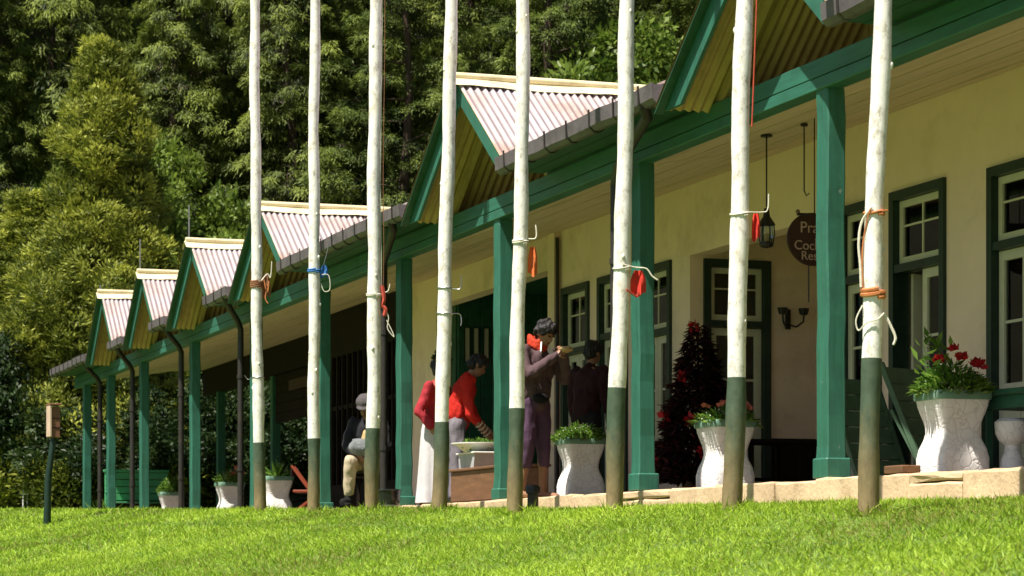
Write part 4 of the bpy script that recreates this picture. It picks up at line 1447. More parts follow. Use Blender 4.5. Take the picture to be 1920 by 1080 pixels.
part('bowl', MB().lathe([(.12, 0), (.15, .0), (.24, .07), (.29, .085), (.29, .095), (.235, .085), (.14, .02), (0, .02)], 32), 'white', bs, True)
g = rs(31); n = 260
a = g.uniform(0, 6.28, n); q = np.sqrt(g.rand(n)) * .2
P = np.stack([q * np.cos(a), q * np.sin(a), .06 + .07 * (1 - (q / .2) ** 2) * g.rand(n)], 1)
part('greens', leaf_mesh('greens', P, unit(g, n) + np.array([0, 0, .3]), unit(g, n), .06, .035, g.rand(n), 'potleaf', .2), 'potleaf', bs)
# black pot
bk = thing('black_tub', 'round black enamel tub with silver marks before the plinth', 'tub', (-25.27, -.26, float(ground(-25.27, -.26)) - .005))
part('tub_wall', MB().lathe([(.085, 0), (.10, .0), (.112, .05), (.122, .16), (.126, .22), (.116, .22), (.10, .06), (0, .05)], 28), 'enamel', bk, True)
part('rim', MB().lathe([(.120, .214), (.134, .216), (.136, .232), (.128, .238), (.112, .232), (.112, .214)], 28), 'enamel', bk, True)
part('hoop', MB().lathe([(.108, .05), (.118, .052), (.119, .068), (.110, .07)], 28), 'steel', bk, True)
gl = thing('garden_light', 'stubby dark garden light in the grass beside the pole with the red tag', 'garden light', (-20.55, -.30, float(ground(-20.55, -.3)) - .01))
part('stem', MB().lathe([(.05, 0), (.05, .17), (.03, .18)], 14), 'pipe', gl, True)
part('lamp_cap', MB().lathe([(.045, .165), (.062, .17), (.065, .225), (.05, .245), (.0, .25)], 16), 'iron', gl, True)
# orange-red folding chair
oc = thing('folding_chair', 'low orange-red folding chair between two white urns and a green post', 'chair', (-32.15, .62, 0), R(-20))
part('seat', MB().bbox(-.2, .2, -.2, .2, .30, .335, .008), 'redwood', oc)
for s in (-.2, .2):
    part('leg', MB().bar((s, -.24, 0), (s, .22, .34), .03, .03, (1, 0, 0)), 'redwood', oc)
    part('leg', MB().bar((s * .85, .26, 0), (s * .85, -.22, .66), .03, .03, (1, 0, 0)), 'redwood', oc)
part('backrest', MB().bbox(-.18, .18, -.235, -.205, .52, .64, .006), 'darkwood', oc)
# green bench
gb = thing('green_bench', 'bright green slatted bench at the far end of the veranda', 'bench', (-46.75, .95, 0), R(90))
for k in range(4):
    part('slat', MB().bbox(-.6, .6, -.02, .012, .50 + k * .135, .62 + k * .135, .006), 'benchgreen', gb)
for k in range(3):
    part('slat', MB().bbox(-.6, .6, -.42 + k * .135, -.30 + k * .135, .44, .465, .005), 'benchgreen', gb)
part('top_rail', MB().bbox(-.63, .63, -.03, .03, 1.035, 1.085, .006), 'benchgreen', gb)
for s in (-.57, .57):
    part('leg', MB().bbox(s - .03, s + .03, .014, .06, 0, 1.04, .005), 'benchgreen', gb)
    part('leg', MB().bbox(s - .03, s + .03, -.42, -.37, 0, .44, .005), 'benchgreen', gb)
    part('armrest', MB().bbox(s - .035, s + .035, -.44, .01, .64, .67, .006), 'benchgreen', gb)
# plant by the bench
g = rs(44); n = 220
D = unit(g, n); D[:, 2] = np.abs(D[:, 2]) + .25
o = part('grass_plant', leaf_mesh('grass_plant', np.zeros((n, 3)) + unit(g, n) * .06, D, unit(g, n), g.uniform(.25, .60, n), .035, g.rand(n), 'potleaf', .12), 'potleaf')
o.location = (-45.6, .12, .05)
tag(o, 'pale arching grassy plant at the foot of the farthest downpipes', 'plant')
# white chair far left
wc = thing('garden_chair', 'white metal garden chair on the lawn edge by the notice post', 'chair', (-52.3, -.2, float(ground(-52.3, -.2)) - .08), R(160))
for x_ in (-.2, .2):
    for y_ in (-.2, .2):
        part('leg', MB().tube([(x_, y_, 0), (x_ * .95, y_ * .95, .43 if y_ < 0 else .80)], .016, 7), 'white', wc, True)
part('seat', MB().bbox(-.22, .22, -.22, .22, .42, .45, .008), 'white', wc)
part('back_rail', MB().tube([(-.19, .19, .79), (.19, .19, .79)], .018, 7), 'white', wc, True)
part('back_rail', MB().tube([(-.19, .19, .62), (.19, .19, .62)], .012, 7), 'white', wc, True)
# notice post
sz = float(ground(-34.67, -2.52))
sp = thing('notice_post', 'dark post on the lawn carrying a small brown wooden box', 'post', (-34.67, -2.52, sz - .05), R(4))
part('post', MB().tube([(0, 0, 0), (.01, .015, .7), (.0, .10, 1.32)], [.055, .048, .042], 10), 'frame', sp, True)
part('box', MB().bbox(-.10, .10, .045, .165, 1.27, 1.70, .006), 'boardbrown', sp)
part('lit_front', MB().bbox(-.12, .12, .015, .043, 1.28, 1.72, .005), 'paleedge', sp)  # pale colour laid on the front to read as its sunlit face
part('roof', MB().bbox(-.13, .13, .01, .18, 1.701 + .02, 1.745, .006), 'boardbrown', sp)
for z in (1.40, 1.53):
    part('groove_strip', MB().box(.098, .106, .05, .16, z, z + .012), 'darkwood', sp)

# folded deck chair
dc = thing('deck_chair', 'faded green slatted deck chair leaning by the open door', 'chair', (-16.45, 1.28, 0), R(-62))
def slanted(m, u0, u1, t0, t1, w0, w1):
    # t runs up the leaning frame
    ax = Vector((0, -.42, .907)); ay = Vector((0, .907, .42))
    vs = []
    for t in (t0, t1):
        for (u, w) in ((u0, w0), (u1, w0), (u1, w1), (u0, w1)):
            vs.append(Vector((u, .30, .0)) + ax * t + ay * w)
    m.add(vs, [(0, 3, 2, 1), (4, 5, 6, 7), (0, 1, 5, 4), (1, 2, 6, 5), (2, 3, 7, 6), (3, 0, 4, 7)])
    return m
for k in range(6):
    part('slat', slanted(MB(), -.25, .25, .10 + k * .145, .10 + k * .145 + .132, 0, .018), 'deckgreen', dc)
for s in (-.27, .255):
    part('side_rail', slanted(MB(), s, s + .028, 0, .99, -.012, .03), 'deckgreen', dc)
part('leg', MB().bar((-.24, .30, .0), (-.24, -.03, .55), .025, .03, (1, 0, 0)), 'deckgreen', dc)
part('leg', MB().bar((.24, .30, .0), (.24, -.03, .55), .025, .03, (1, 0, 0)), 'deckgreen', dc)
part('cord', MB().tube([(-.29, -.10, .92), (-.285, .02, .5), (-.28, .26, .03)], .006, 6), 'ropewhite', dc, True)
dc2 = copy_tree(dc)
dc2.location = (-17.6, 1.42, 0); dc2.rotation_euler = (0, 0, R(-75))
dc2['label'] = 'second slatted deck chair in shade right behind the nearest green post'
for o in (dc, dc2): o['group'] = 'green deck chairs on the veranda'

# dark green table and carved white stool at the right
tt = thing('table', 'dark green table in the shade right of the crimson flowers', 'table', (-14.55, 1.35, 0), R(8))
part('tabletop', MB().bbox(-.45, .45, -.35, .35, .56, .60, .008), 'dkgreen', tt)
part('apron', MB().box(-.41, .41, -.31, .31, .47, .559), 'dkgreen', tt)
for x_ in (-.39, .39):
    for y_ in (-.29, .29):
        part('leg', MB().bbox(x_ - .03, x_ + .03, y_ - .03, y_ + .03, 0, .469, .006), 'dkgreen', tt)
ws = thing('carved_stool', 'white carved pedestal stool in shade before the dark green table', 'stool', (-14.75, 1.12, 0))
part('pedestal', MB().lathe([(.10, 0), (.10, .05), (.085, .07), (.075, .13), (.055, .17), (.05, .22), (.09, .25), (.115, .30), (.12, .38), (.09, .405), (.0, .405)], 24), 'pot', ws, True)

# low dark table in the recess and a chair
lt = thing('low_table', 'dark brown low table with thin legs against the recess wall', 'table', (-20.85, 2.35, 0), R(90))
part('tabletop', MB().bbox(-.55, .55, -.28, .28, .50, .535, .006), 'darkwood', lt)
for x_ in (-.5, 0, .5):
    for y_ in (-.24, .24):
        part('leg', MB().bbox(x_ - .022, x_ + .022, y_ - .022, y_ + .022, 0, .499, .004), 'darkwood', lt)
part('shelf', MB().bbox(-.52, .52, -.22, .22, .16, .18, .004), 'darkwood', lt)

# hanging sign
sg = thing('hanging_sign', 'round dark red-brown sign with pale letters hanging behind the nearest post', 'sign', (-17.6, 1.0, 1.97))
m = MB(); n = 40
m.prism([(.205 * math.cos(2 * math.pi * k / n), .195 * math.sin(2 * math.pi * k / n) - .0) for k in range(n)], 'x', -.014, .014)
part('disc', m, 'signbrown', sg)
m = MB()
m.tube([(0, .21 * math.cos(t_), .2 * math.sin(t_)) for t_ in [2 * math.pi * k / 40 for k in range(41)]], .012, 6)
part('rim', m, 'signbrown', sg, True)
part('top_bar', MB().box(-.012, .012, -.13, .15, .185, .205), 'iron', sg)
part('chain', MB().tube([(0, .02, .2), (0, .02, .96)], .005, 6), 'iron', sg)
part('chain', MB().tube([(0, -.03, -.2), (0, -.03, -.50)], .006, 6), 'iron', sg)
part('hook', MB().ball((0, -.125, .215), .018), 'brownwood', sg, True)
def lettering(txt, y, z, size):
    cu = bpy.data.curves.new('lettering', 'FONT')
    cu.body = txt; cu.size = size; cu.extrude = .003
    o = bpy.data.objects.new('tmp', cu); COL.objects.link(o)
    me = bpy.data.meshes.new_from_object(o.evaluated_get(bpy.context.evaluated_depsgraph_get()))
    bpy.data.objects.remove(o)
    me.materials.clear()
    me.transform(Matrix.Translation((.0155, y, z)) @ Matrix.Rotation(R(90), 4, 'Z') @ Matrix.Rotation(R(90), 4, 'X'))
    return part('lettering', me, 'signletter', sg)
lettering('Prai', -.115, .05, .125)
lettering('&', .015, -.012, .075)
lettering('Cockt', -.165, -.085, .105)
lettering('Rest', -.105, -.165, .10)
# hanging lantern and spare ceiling hook
ln = thing('hanging_lantern', 'black hanging lantern on a thin rod, left of the round sign', 'lantern', (-18.45, 1.0, 2.06))
part('rod', MB().tube([(0, 0, .28), (0, 0, .86)], .007, 6), 'iron', ln)
part('ceiling_plate', MB().lathe([(.05, .86), (.05, .875), (.0, .88)], 12), 'iron', ln)
part('cap', MB().lathe([(.02, .27), (.03, .20), (.065, .15), (.075, .13), (.0, .13)], 12), 'iron', ln)
part('glass', MB().lathe([(.05, .13), (.055, .05), (.045, -.01), (.0, -.01)], 12), 'glass', ln)
for k in range(6):
    a = k * math.pi / 3
    part('cage_bar', MB().tube([(.06 * math.cos(a), .06 * math.sin(a), .135), (.066 * math.cos(a), .066 * math.sin(a), .05), (.05 * math.cos(a), .05 * math.sin(a), -.03)], .006, 5), 'iron', ln)
part('base', MB().lathe([(.0, -.06), (.05, -.05), (.062, -.03), (.06, -.012), (.0, -.012)], 12), 'iron', ln)
hk = thing('ceiling_hook', 'bare black hook rod hanging from the ceiling left of the round sign', 'hook', (-17.95, 1.1, 2.93))
part('rod', MB().tube([(0, 0, .02), (0, 0, -.52), (0, .02, -.56), (0, .045, -.54)], .006, 6), 'iron', hk)
part('plate', MB().lathe([(.03, .0), (.03, .02), (.0, .02)], 10), 'iron', hk)
# wall sconce
sc_ = thing('wall_sconce', 'black iron scroll sconce on the pale wall left of the nearest post', 'wall lamp', (-22.08, 2.92, 1.80))
part('plate', MB().bbox(0, .015, -.03, .03, -.10, .10, .004), 'iron', sc_)
for s in (-1, 1):
    part('arm', MB().tube([(.015, 0, -.05), (.08, s * .06, -.08), (.13, s * .11, -.03), (.13, s * .115, .03)], .010, 7), 'iron', sc_, True)
    part('cup', MB().lathe([(.012, .03), (.04, .04), (.055, .10), (.048, .10), (.03, .05), (.0, .05)], 12, (.13, s * .115, 0)), 'iron', sc_)
# Christmas tree of dark tinsel
xt = thing('tinsel_tree', 'tall dark maroon decorated tree with red bows behind the salmon-flowered urn', 'tree', (-20.75, 1.38, 0))
g = rs(15); n = 9000
u_ = 1 - np.sqrt(g.rand(n)); z_ = .14 + u_ * 1.48
rad_ = .42 * (1 - u_) ** .85 * (.72 + .28 * np.abs(np.sin(z_ * 17))) + .02
a = g.uniform(0, 6.283, n); q = rad_ * g.uniform(.45, 1.05, n)
P = np.stack([q * np.cos(a), q * np.sin(a), z_], 1)
D = np.stack([np.cos(a), np.sin(a), g.uniform(-.5, .3, n)], 1) + unit(g, n) * .5
part('crown', leaf_mesh('crown', P, D, unit(g, n) * .5 + np.array([0, 0, 1.]), g.uniform(.06, .12, n), .032, g.rand(n), 'xmas', .1), 'xmas', xt)
part('trunk', MB().tube([(0, 0, 0), (0, 0, 1.55)], [.025, .008], 7), 'darkwood', xt)
part('tub', MB().lathe([(.11, 0), (.13, 0), (.16, .18), (.15, .18), (.0, .15)], 16), 'signbrown', xt, True)
for (aa, zz, s_) in ((-.9, 1.56, .07), (-1.6, .72, .08), (-.6, .70, .07), (-1.1, 1.1, .06), (-.3, .4, .06), (-1.9, .35, .07)):
    u1 = (zz - .14) / 1.48
    rr_ = .42 * (1 - min(.99, u1)) ** .85 + .05
    g = rs(int(zz * 100)); n = 16
    D = unit(g, n)
    P = np.array([rr_ * math.cos(aa), rr_ * math.sin(aa), zz]) + D * .01
    part('bow', leaf_mesh('bow', P, D, unit(g, n), s_, s_ * .7, g.rand(n), 'redflower', .15), 'redflower', xt)
# wall lantern by the dark screen, two pale bulbs
wl = thing('hanging_basket', 'dark hanging basket with wire hooks beside the post behind the halyard pole', 'basket', (-25.95, .55, 1.62))
part('bowl', MB().lathe([(.0, -.10), (.06, -.09), (.10, -.02), (.105, .02), (.09, .02), (.0, -.02)], 16), 'iron', wl, True)
part('wire', MB().tube([(0, 0, .02), (0, 0, 1.21)], .005, 5), 'iron', wl)
for k in range(3):
    a = k * 2.1
    part('wire', MB().tube([(.1 * math.cos(a), .1 * math.sin(a), .01), (0, 0, .30)], .004, 5), 'steel', wl)
g = rs(19); n = 160
D = unit(g, n)
part('foliage', leaf_mesh('foliage', D * .05 + np.array([0, 0, .02]), D + np.array([0, 0, .3]), unit(g, n), .08, .025, g.rand(n), 'bushy', .1), 'bushy', wl)
vs_ = thing('flower_vase', 'small dark vase with two pale round blooms left of the person in the grey hat', 'vase', (-28.6, .55, 0))
part('vase_body', MB().lathe([(.06, 0), (.075, .0), (.10, .2), (.06, .42), (.05, .48), (.065, .52), (.0, .5)], 18), 'enamel', vs_, True)
for (x_, y_, z_) in ((.02, -.05, .93), (0, -.13, .82)):
    part('stalk', MB().tube([(0, 0, .5), (x_ * .5, y_ * .4, .7), (x_, y_, z_)], .006, 5), 'stem', vs_)
    part('bloom', MB().ball((x_, y_, z_), .045, 1, 1, .9), 'paleflower', vs_, True)

# ------------------------------------------------------------------ trees
def trunk_mesh(h, r, seed, limbs=10, lmax=2.0, up=.2):
    q = random.Random(seed)
    m = MB()
    pts = [(.12 * math.sin(z * .7 + seed), .12 * math.cos(z * .6 + seed) - .12, z) for z in [h * k / 12 - .4 * (k == 0) for k in range(13)]]
    m.tube(pts, [r * (1 - .92 * k / 12) + .015 for k in range(13)], 9)
    for k in range(limbs):
        z = h * (.12 + .8 * k / limbs) + q.uniform(-.2, .2)
        a = q.uniform(0, 6.28)
        l = lmax * (1 - .8 * z / h) * q.uniform(.6, 1.0)
        p0 = Vector((0, 0, z))
        d = Vector((math.cos(a), math.sin(a), 0))
        m.tube([p0, p0 + d * l * .5 + Vector((0, 0, up * l * .5)), p0 + d * l + Vector((0, 0, up * l * .4))], [.06 * l / lmax + .012, .035 * l / lmax + .01, .008], 6)
    return m

def tufts(C, Nt, Dt, tone, per, spread, ll, lw, g, flat=.55):
    """small tufts: each a handful of leaves with one common facing, so that it takes the light as one lump"""
    n = len(C)
    C = np.repeat(C, per, 0); Nt = np.repeat(Nt, per, 0); Dt = np.repeat(Dt, per, 0); tone = np.repeat(tone, per); sp = np.repeat(spread, per)[:, None]
    m = len(C)
    o = g.normal(size=(m, 3))
    o -= Nt * (o * Nt).sum(1, keepdims=True) * (1 - flat)
    P = C + o * sp * .55
    # the tuft is domed: leaves off its middle hang lower
    P -= Nt * ((o ** 2).sum(1, keepdims=True)) * sp * .10
    D = Dt + o * .55 + g.normal(size=(m, 3)) * .25
    N = Nt + o * .22 + g.normal(size=(m, 3)) * .16
    return [P - D / np.linalg.norm(D, axis=1, keepdims=True) * ll * .4, D, N, g.uniform(.65, 1.3, m) * ll, g.uniform(.7, 1.25, m) * lw, np.clip(tone + g.normal(size=m) * .08, 0, 1)]

def nrm(v):
    return v / np.linalg.norm(v, axis=1, keepdims=True)

def conifer_leaves(h, rad, seed, nb, per, droop, rise, prof, ll, lw, low=.05, tipup=0.0, hang=.75):
    """spreading branches carrying rows of tufts, with open dark gaps between the branches"""
    g = rs(seed)
    Cs, Ns, Ds, Ts, Ss = [], [], [], [], []
    for b in range(nb):
        f = low + (1 - low) * (b + g.rand()) / nb
        z0 = f * h
        Lb = rad * prof(f) * g.uniform(.60, 1.15)
        az = b * 2.399 + g.uniform(-.5, .5)
        d = np.array([math.cos(az), math.sin(az), 0]); s = np.array([-d[1], d[0], 0])
        n = max(4, int(per / 14 * (.3 + .7 * Lb / rad)))
        u = .22 + .78 * g.rand(n) ** .7
        w = (g.rand(n) * 2 - 1)
        width = Lb * .32 * np.sin(np.clip(u, 0, 1) * 2.6 + .25).clip(.10, 1)
        z = z0 + rise * Lb * u - droop * Lb * u ** 2 - np.abs(w) * width * .40 + tipup * Lb * np.clip(u - .75, 0, 1)
        C = d * (Lb * u)[:, None] + s * (w * width)[:, None] + np.array([0, 0, 1.]) * z[:, None] + g.normal(size=(n, 3)) * .05
        Cs.append(C)
        Ns.append(nrm(np.array([0, 0, .75]) + d * .55 + s * (w * .35)[:, None] + g.normal(size=(n, 3)) * .28))
        Ds.append(nrm(d * .8 + s * (w * .6)[:, None] + np.array([0, 0, 1.]) * (rise - 2 * droop * u - hang)[:, None]))
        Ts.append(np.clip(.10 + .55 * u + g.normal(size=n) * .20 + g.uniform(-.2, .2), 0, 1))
        Ss.append(g.uniform(.13, .26, n) * (.6 + .4 * Lb / rad))
    C, N, D, T_, S = [np.concatenate(x_) for x_ in (Cs, Ns, Ds, Ts, Ss)]
    return tufts(C, N, D, T_, 30, S, ll, lw, g)

def blob_leaves(centers, radii, per, seed, ll, lw, up=.4, shell=.55):
    g = rs(seed)
    Cs, Ns, Ds, Ts, Ss = [], [], [], [], []
    for (c, r) in zip(centers, radii):
        n = max(5, int(per / 12 * r ** 1.5))
        v = unit(g, n)
        q = r * (shell + (1 - shell) * g.rand(n))
        Cs.append(np.asarray(c) + v * q[:, None] * np.array([1, 1, .9]))
        Ns.append(nrm(v + np.array([0, 0, .35]) + g.normal(size=(n, 3)) * .22))
        Ds.append(nrm(v * .6 + np.array([0, 0, up]) + g.normal(size=(n, 3)) * .3))
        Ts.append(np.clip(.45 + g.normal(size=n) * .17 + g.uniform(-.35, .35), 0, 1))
        Ss.append(g.uniform(.7, 1.3, n) * r * .30)
    C, N, D, T_, S = [np.concatenate(x_) for x_ in (Cs, Ns, Ds, Ts, Ss)]
    return tufts(C, N, D, T_, 12, S, ll, lw, g, .7)

def crown(name, arr, mat, bend=.06):
    P, D, N, l, w, t_ = arr
    return leaf_mesh(name, P, D, N, l, w, t_, mat, bend)

cone = lambda f: (1 - f) ** .8 + .06
full = lambda f: max(.1, math.sin(min(1, (f * .9 + .12)) * math.pi) ** .6) if f < .9 else .45
SRC = {}
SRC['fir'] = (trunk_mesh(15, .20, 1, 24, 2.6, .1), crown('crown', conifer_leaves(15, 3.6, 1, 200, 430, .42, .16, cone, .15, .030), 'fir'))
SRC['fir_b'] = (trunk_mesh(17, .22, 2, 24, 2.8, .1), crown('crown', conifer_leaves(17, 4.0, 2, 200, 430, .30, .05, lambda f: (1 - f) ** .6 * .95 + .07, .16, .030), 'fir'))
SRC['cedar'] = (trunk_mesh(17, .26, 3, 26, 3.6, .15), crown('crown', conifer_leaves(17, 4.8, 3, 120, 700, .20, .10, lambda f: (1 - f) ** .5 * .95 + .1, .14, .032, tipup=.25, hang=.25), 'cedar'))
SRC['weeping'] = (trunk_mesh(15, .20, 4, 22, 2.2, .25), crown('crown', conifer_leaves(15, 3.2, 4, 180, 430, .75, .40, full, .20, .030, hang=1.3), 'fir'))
def cypress_arr(h, rad, seed, n, per, ll, lw):
    """upright plumes stacked round a cone"""
    g = rs(seed)
    c, r = [], []
    for k in range(n):
        f = ((k + g.rand()) / n) ** 1.15
        R_ = rad * ((1 - f) ** .8 * (0.90 + .16 * math.sin(f * 17)) + .05)
        a = k * 2.399 + g.uniform(-.4, .4)
        q = R_ * g.uniform(.70, 1.0)
        c.append((q * math.cos(a), q * math.sin(a), .3 + f * (h - .5)))
        r.append(max(.16, rad * (.12 + .13 * R_ / rad) * g.uniform(.75, 1.35)))
    return blob_leaves(c, r, per, seed + 1, ll, lw, .9, .72)
SRC['cypress'] = (trunk_mesh(10, .2, 5, 10, 1.0, .6), crown('crown', cypress_arr(10.6, 2.2, 5, 210, 2600, .12, .036), 'cypress'))
def broad_arr(h, rad, seed, n, per, ll, lw, flat=.8):
    g = rs(seed)
    v = unit(g, n)
    q = rad * g.uniform(.35, .95, n)
    c = [(v[i, 0] * q[i], v[i, 1] * q[i], h * .58 + v[i, 2] * q[i] * h * .40 / rad) for i in range(n)]
    return blob_leaves(c, list(g.uniform(.35, .75, n) * rad * .42), per, seed + 1, ll, lw, .1, .45)
SRC['broad'] = (trunk_mesh(6.5, .22, 6, 16, 2.6, .5), crown('crown', broad_arr(8, 3.0, 6, 60, 1000, .17, .085), 'broad', .12))
SRC['bush'] = (trunk_mesh(2.2, .08, 7, 10, 1.2, .5), crown('crown', broad_arr(3.4, 2.0, 7, 55, 1200, .13, .06), 'bushy', .1))
PROTO = {}
used = set()
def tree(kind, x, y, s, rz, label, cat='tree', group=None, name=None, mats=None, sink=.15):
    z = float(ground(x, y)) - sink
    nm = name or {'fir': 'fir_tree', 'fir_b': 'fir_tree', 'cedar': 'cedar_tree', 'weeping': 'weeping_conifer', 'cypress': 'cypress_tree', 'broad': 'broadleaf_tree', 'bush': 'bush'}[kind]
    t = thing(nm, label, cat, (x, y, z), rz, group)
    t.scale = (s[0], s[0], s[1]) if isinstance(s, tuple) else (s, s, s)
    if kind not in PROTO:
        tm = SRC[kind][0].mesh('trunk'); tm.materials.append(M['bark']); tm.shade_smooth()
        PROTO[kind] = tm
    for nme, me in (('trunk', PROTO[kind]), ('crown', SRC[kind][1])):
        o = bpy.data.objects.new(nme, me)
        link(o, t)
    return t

def at(px, dist):
    """a point of the ground at a bearing (photo column) and distance from the camera: used to set out the wood"""
    phi = R(19.0678) + math.atan((px - 960) / 4600)
    return -dist * math.cos(phi), dist * math.sin(phi) - 7.6

x, y = at(195, 55)
tree('cypress', x, y, (1.25, 1.0), .4, 'tall yellow-green cypress with narrow pointed top, standing before the dark firs', group=None)
x, y = at(60, 58.5)
tree('cypress', x, y, (1.45, .72), 2.0, 'shorter yellow-green cypress at the left edge below the tall pointed one')
x, y = at(300, 60)
tree('broad', x, y, (.75, .85), 1.0, 'mid green leafy tree right of the yellow-green cypress, above the far gables')
for px, d, s, rz_, lab in ((395, 61, (.95, .95), 2.2, 'leafy light green tree above the third gable, left of the leftmost flagpole'), (270, 63, (.9, 1.2), 3.4, 'tall leafy green tree close behind the pointed cypress')):
    x, y = at(px, d)
    tree('broad', x, y, s, rz_, lab)
x, y = at(30, 56)
tree('bush', x, y, (1.15, 1.25), .3, 'large dark green bush at the left edge behind the notice post', 'bush')
x, y = at(110, 57.5)
tree('bush', x, y, (1.0, 1.2), 1.9, 'dark bush between the notice post and the end of the veranda', 'bush')
x, y = at(-70, 54)
tree('bush', x, y, (1.1, 1.2), 4.0, 'dark bush cut off by the left edge of the picture', 'bush')
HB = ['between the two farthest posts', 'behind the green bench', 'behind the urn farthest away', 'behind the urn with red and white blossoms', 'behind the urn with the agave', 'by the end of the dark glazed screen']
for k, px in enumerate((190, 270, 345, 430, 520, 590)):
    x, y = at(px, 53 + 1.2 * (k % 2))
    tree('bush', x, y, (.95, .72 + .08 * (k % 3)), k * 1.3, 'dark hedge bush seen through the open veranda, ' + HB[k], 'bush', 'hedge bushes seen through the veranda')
row1 = [(-40, 66, 'fir', 1.0, 'dark fir behind the bushes at the left edge'),
        (90, 68, 'weeping', 1.08, 'dark drooping conifer left behind the tall cypress'),
        (330, 66, 'fir', .98, 'fir with light green sprays right behind the tall cypress'),
        (430, 69, 'weeping', 1.05, 'conifer with hanging sprays just left of the leftmost flagpole'),
        (545, 66, 'fir_b', .95, 'fir between the two leftmost flagpoles with bright sprays'),
        (650, 68, 'weeping', 1.0, 'hanging-branched conifer above the ridge of the third gable'),
        (760, 65, 'cedar', .92, 'cedar with layered branches above and left of the second gable'),
        (900, 69, 'fir_b', 1.02, 'dark fir rising behind the second gable ridge'),
        (1030, 66, 'cedar', 1.0, 'cedar with long level branches above the cream ridge'),
        (1150, 70, 'cedar', 1.05, 'cedar behind the pole with the red tag'),
        (1265, 64, 'broad', 1.45, 'leafy green tree beside the nearest gable'),
        (1400, 68, 'cedar', 1.05, 'dark cedar hidden mostly behind the nearest gable')]
for k, (px, dist, kind, s, lab) in enumerate(row1):
    x, y = at(px, dist)
    tree(kind, x, y, s, k * 1.7 + .5, lab)
k = 0
for (d, step, off) in ((76, 120, -90), (86, 130, -30), (97, 140, -100)):
    px = off
    while px < 1560:
        x, y = at(px + random.uniform(-25, 25), d + random.uniform(-2.5, 2.5))
        kind = ('fir', 'cedar', 'fir_b', 'weeping')[(k * 7 + k // 3) % 4]
        tree(kind, x, y, random.uniform(.95, 1.2), random.uniform(0, 6.28), 'dark conifer of the dense wood on the slope behind the house', group='conifers of the wood behind the house')
        k += 1
        px += step

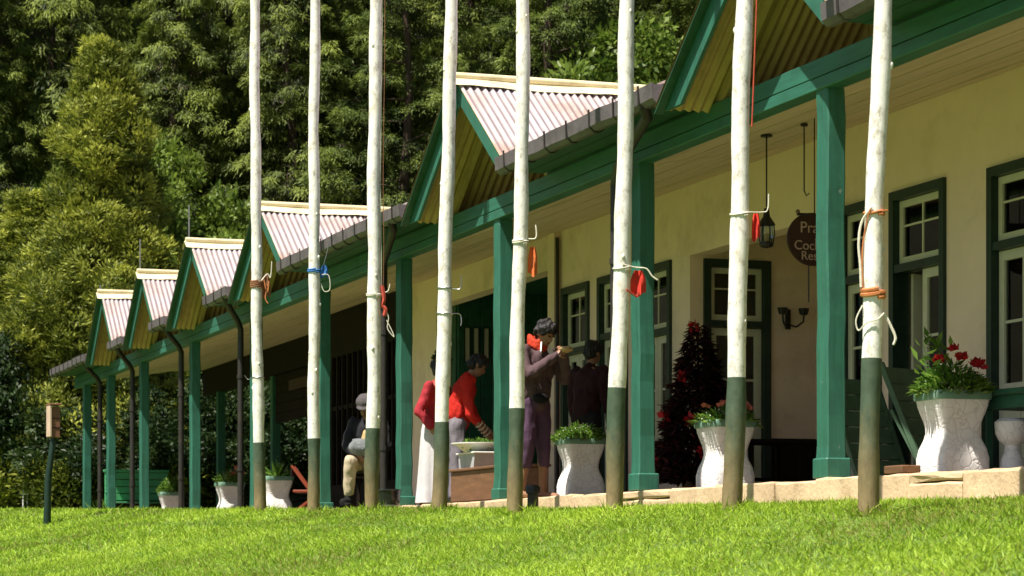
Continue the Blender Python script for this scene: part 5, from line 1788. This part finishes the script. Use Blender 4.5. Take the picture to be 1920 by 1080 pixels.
# ------------------------------------------------------------------ grass
DARK_LINES = [[(-19.7, -5.0), (-20.49, -4.0), (-21.19, -3.38), (-21.8, -2.77), (-21.64, -2.36), (-19.8, -2.0), (-15.3, -2.2)], [(-31.9, -3.6), (-32.2, -2.66), (-26.4, -2.22), (-20.7, -1.75)]]
def grass():
    g = rs(9)
    Ps, Ls, Ws = [], [], []
    for (x0, x1, y0, y1, dens, l, w) in ((-16, -7, -4.6, -.1, 3200, .062, .0062), (-23, -16, -5.2, -.1, 2400, .066, .0075), (-34, -23, -5.6, -.1, 1000, .075, .012), (-46, -34, -6, -.1, 450, .085, .018), (-60, -46, -6.5, 3, 250, .10, .028)):
        n = int((x1 - x0) * (y1 - y0) * dens)
        X = g.uniform(x0, x1, n); Y = g.uniform(y0, y1, n)
        tuft = .55 + .45 * np.sin(X * 5.1 + 2 * np.sin(Y * 4.3)) * np.sin(Y * 5.7 + 1.5 * np.sin(X * 3.1))
        keep = g.rand(n) < .45 + .55 * tuft
        if x0 >= -46:
            keep &= Y < -.06
        else:
            keep &= ~((X > -49) & (Y > -.06))
        X, Y, tuft = X[keep], Y[keep], tuft[keep]
        Ps.append(np.stack([X, Y, ground(X, Y) - .006], 1))
        near_edge = 1 + .5 * np.exp(-((Y + .12) / .08) ** 2) * (g.rand(len(X)) < .25)
        Ls.append(l * g.uniform(.45, 1.15, len(X)) * (.7 + .5 * tuft) * near_edge)
        Ws.append(np.full(len(X), w))
    P = np.concatenate(Ps); l = np.concatenate(Ls); w = np.concatenate(Ws)
    # longer uncut blades round the pole feet
    for (px_, zt_, r_, le_) in POLES:
        k = 170
        a = g.uniform(0, 6.283, k); q = r_ + .01 + np.abs(g.normal(size=k)) * .05
        X = px_ + q * np.cos(a); Y = -1.3 + q * np.sin(a)
        P = np.concatenate([P, np.stack([X, Y, ground(X, Y) - .006], 1)])
        l = np.concatenate([l, g.uniform(.07, .15, k)]); w = np.concatenate([w, np.full(k, .008 if px_ > -20 else .012)])
    n = len(P)
    a = g.uniform(0, 6.283, n)
    lean = g.uniform(.4, 2.3, n)
    D = np.stack([np.cos(a) * lean, np.sin(a) * lean, np.ones(n)], 1)
    N = np.stack([np.cos(a), np.sin(a), -lean * 0 + .8], 1) + g.normal(size=(n, 3)) * .35
    patch = .5 + .28 * np.sin(P[:, 0] * .55 + 1.2) * np.sin(P[:, 1] * 1.3) + .16 * np.sin(P[:, 0] * 2.1 + P[:, 1] * 1.7)
    t_ = np.clip(patch + g.normal(size=n) * .24, 0.02, 1)
    dry = g.rand(n) < .035 + .10 * (np.sin(P[:, 0] * 3.3 + 1.7 * np.sin(P[:, 1] * 2.9)) > .86)
    t_ = np.where(dry, g.uniform(0, .05, n), t_)
    for line in DARK_LINES:                                # blades toned darker and made shorter along these lines
        d = np.full(n, 9.0)
        for (ax_, ay_), (bx_, by_) in zip(line, line[1:]):
            vx, vy = bx_ - ax_, by_ - ay_
            f = np.clip(((P[:, 0] - ax_) * vx + (P[:, 1] - ay_) * vy) / (vx * vx + vy * vy), 0, 1)
            d = np.minimum(d, np.hypot(P[:, 0] - ax_ - f * vx, P[:, 1] - ay_ - f * vy))
        k = np.exp(-(d / .13) ** 2)
        t_ = t_ * (1 - .72 * k)
        l = l * (1 - .35 * k)
    o = part('grass', leaf_mesh('grass', P, D, N, l, w, t_, 'grass', .12), 'grass')
    tag(o, 'bright green cut grass of the sunny lawn', 'grass', kind='stuff')
grass()
import OpenImageIO as oiio, sys, numpy as np
im=oiio.ImageBuf('/workdir/render_main.png').get_pixels(oiio.FLOAT)[:,:,:3]
def a(x0,y0,x1,y1,n):
    s=1024/1920
    r=im[int(y0*s):int(y1*s)+1,int(x0*s):int(x1*s)+1].reshape(-1,3)
    print(n,(r.mean(0)*255).round().astype(int))
a(1440,125,1500,135,'beam lit  photo~(75,185,145)')
a(1650,70,1700,90,'beam shade photo~(15,45,25)')
a(1207,330,1220,430,'P2 upper photo~(25,20,20)')
a(1205,600,1215,700,'P2 side lit photo~(35,100,75)')
a(1550,500,1560,600,'P1 front photo~(110,180,150)')
a(1575,500,1585,600,'P1 side photo~(35,95,75)')
a(1700,250,1800,300,'wall photo~(120,107,62)')
a(1300,300,1350,330,'ceiling photo~(105,90,50)')
a(1450,650,1500,780,'recess wall photo~(110,100,75)')
a(800,1000,1200,1050,'lawn photo~(150,190,50)')
a(1645,400,1650,420,'pole')
a(900,220,940,300,'roof photo~(190,165,170)')
a(500,100,800,300,'forest')
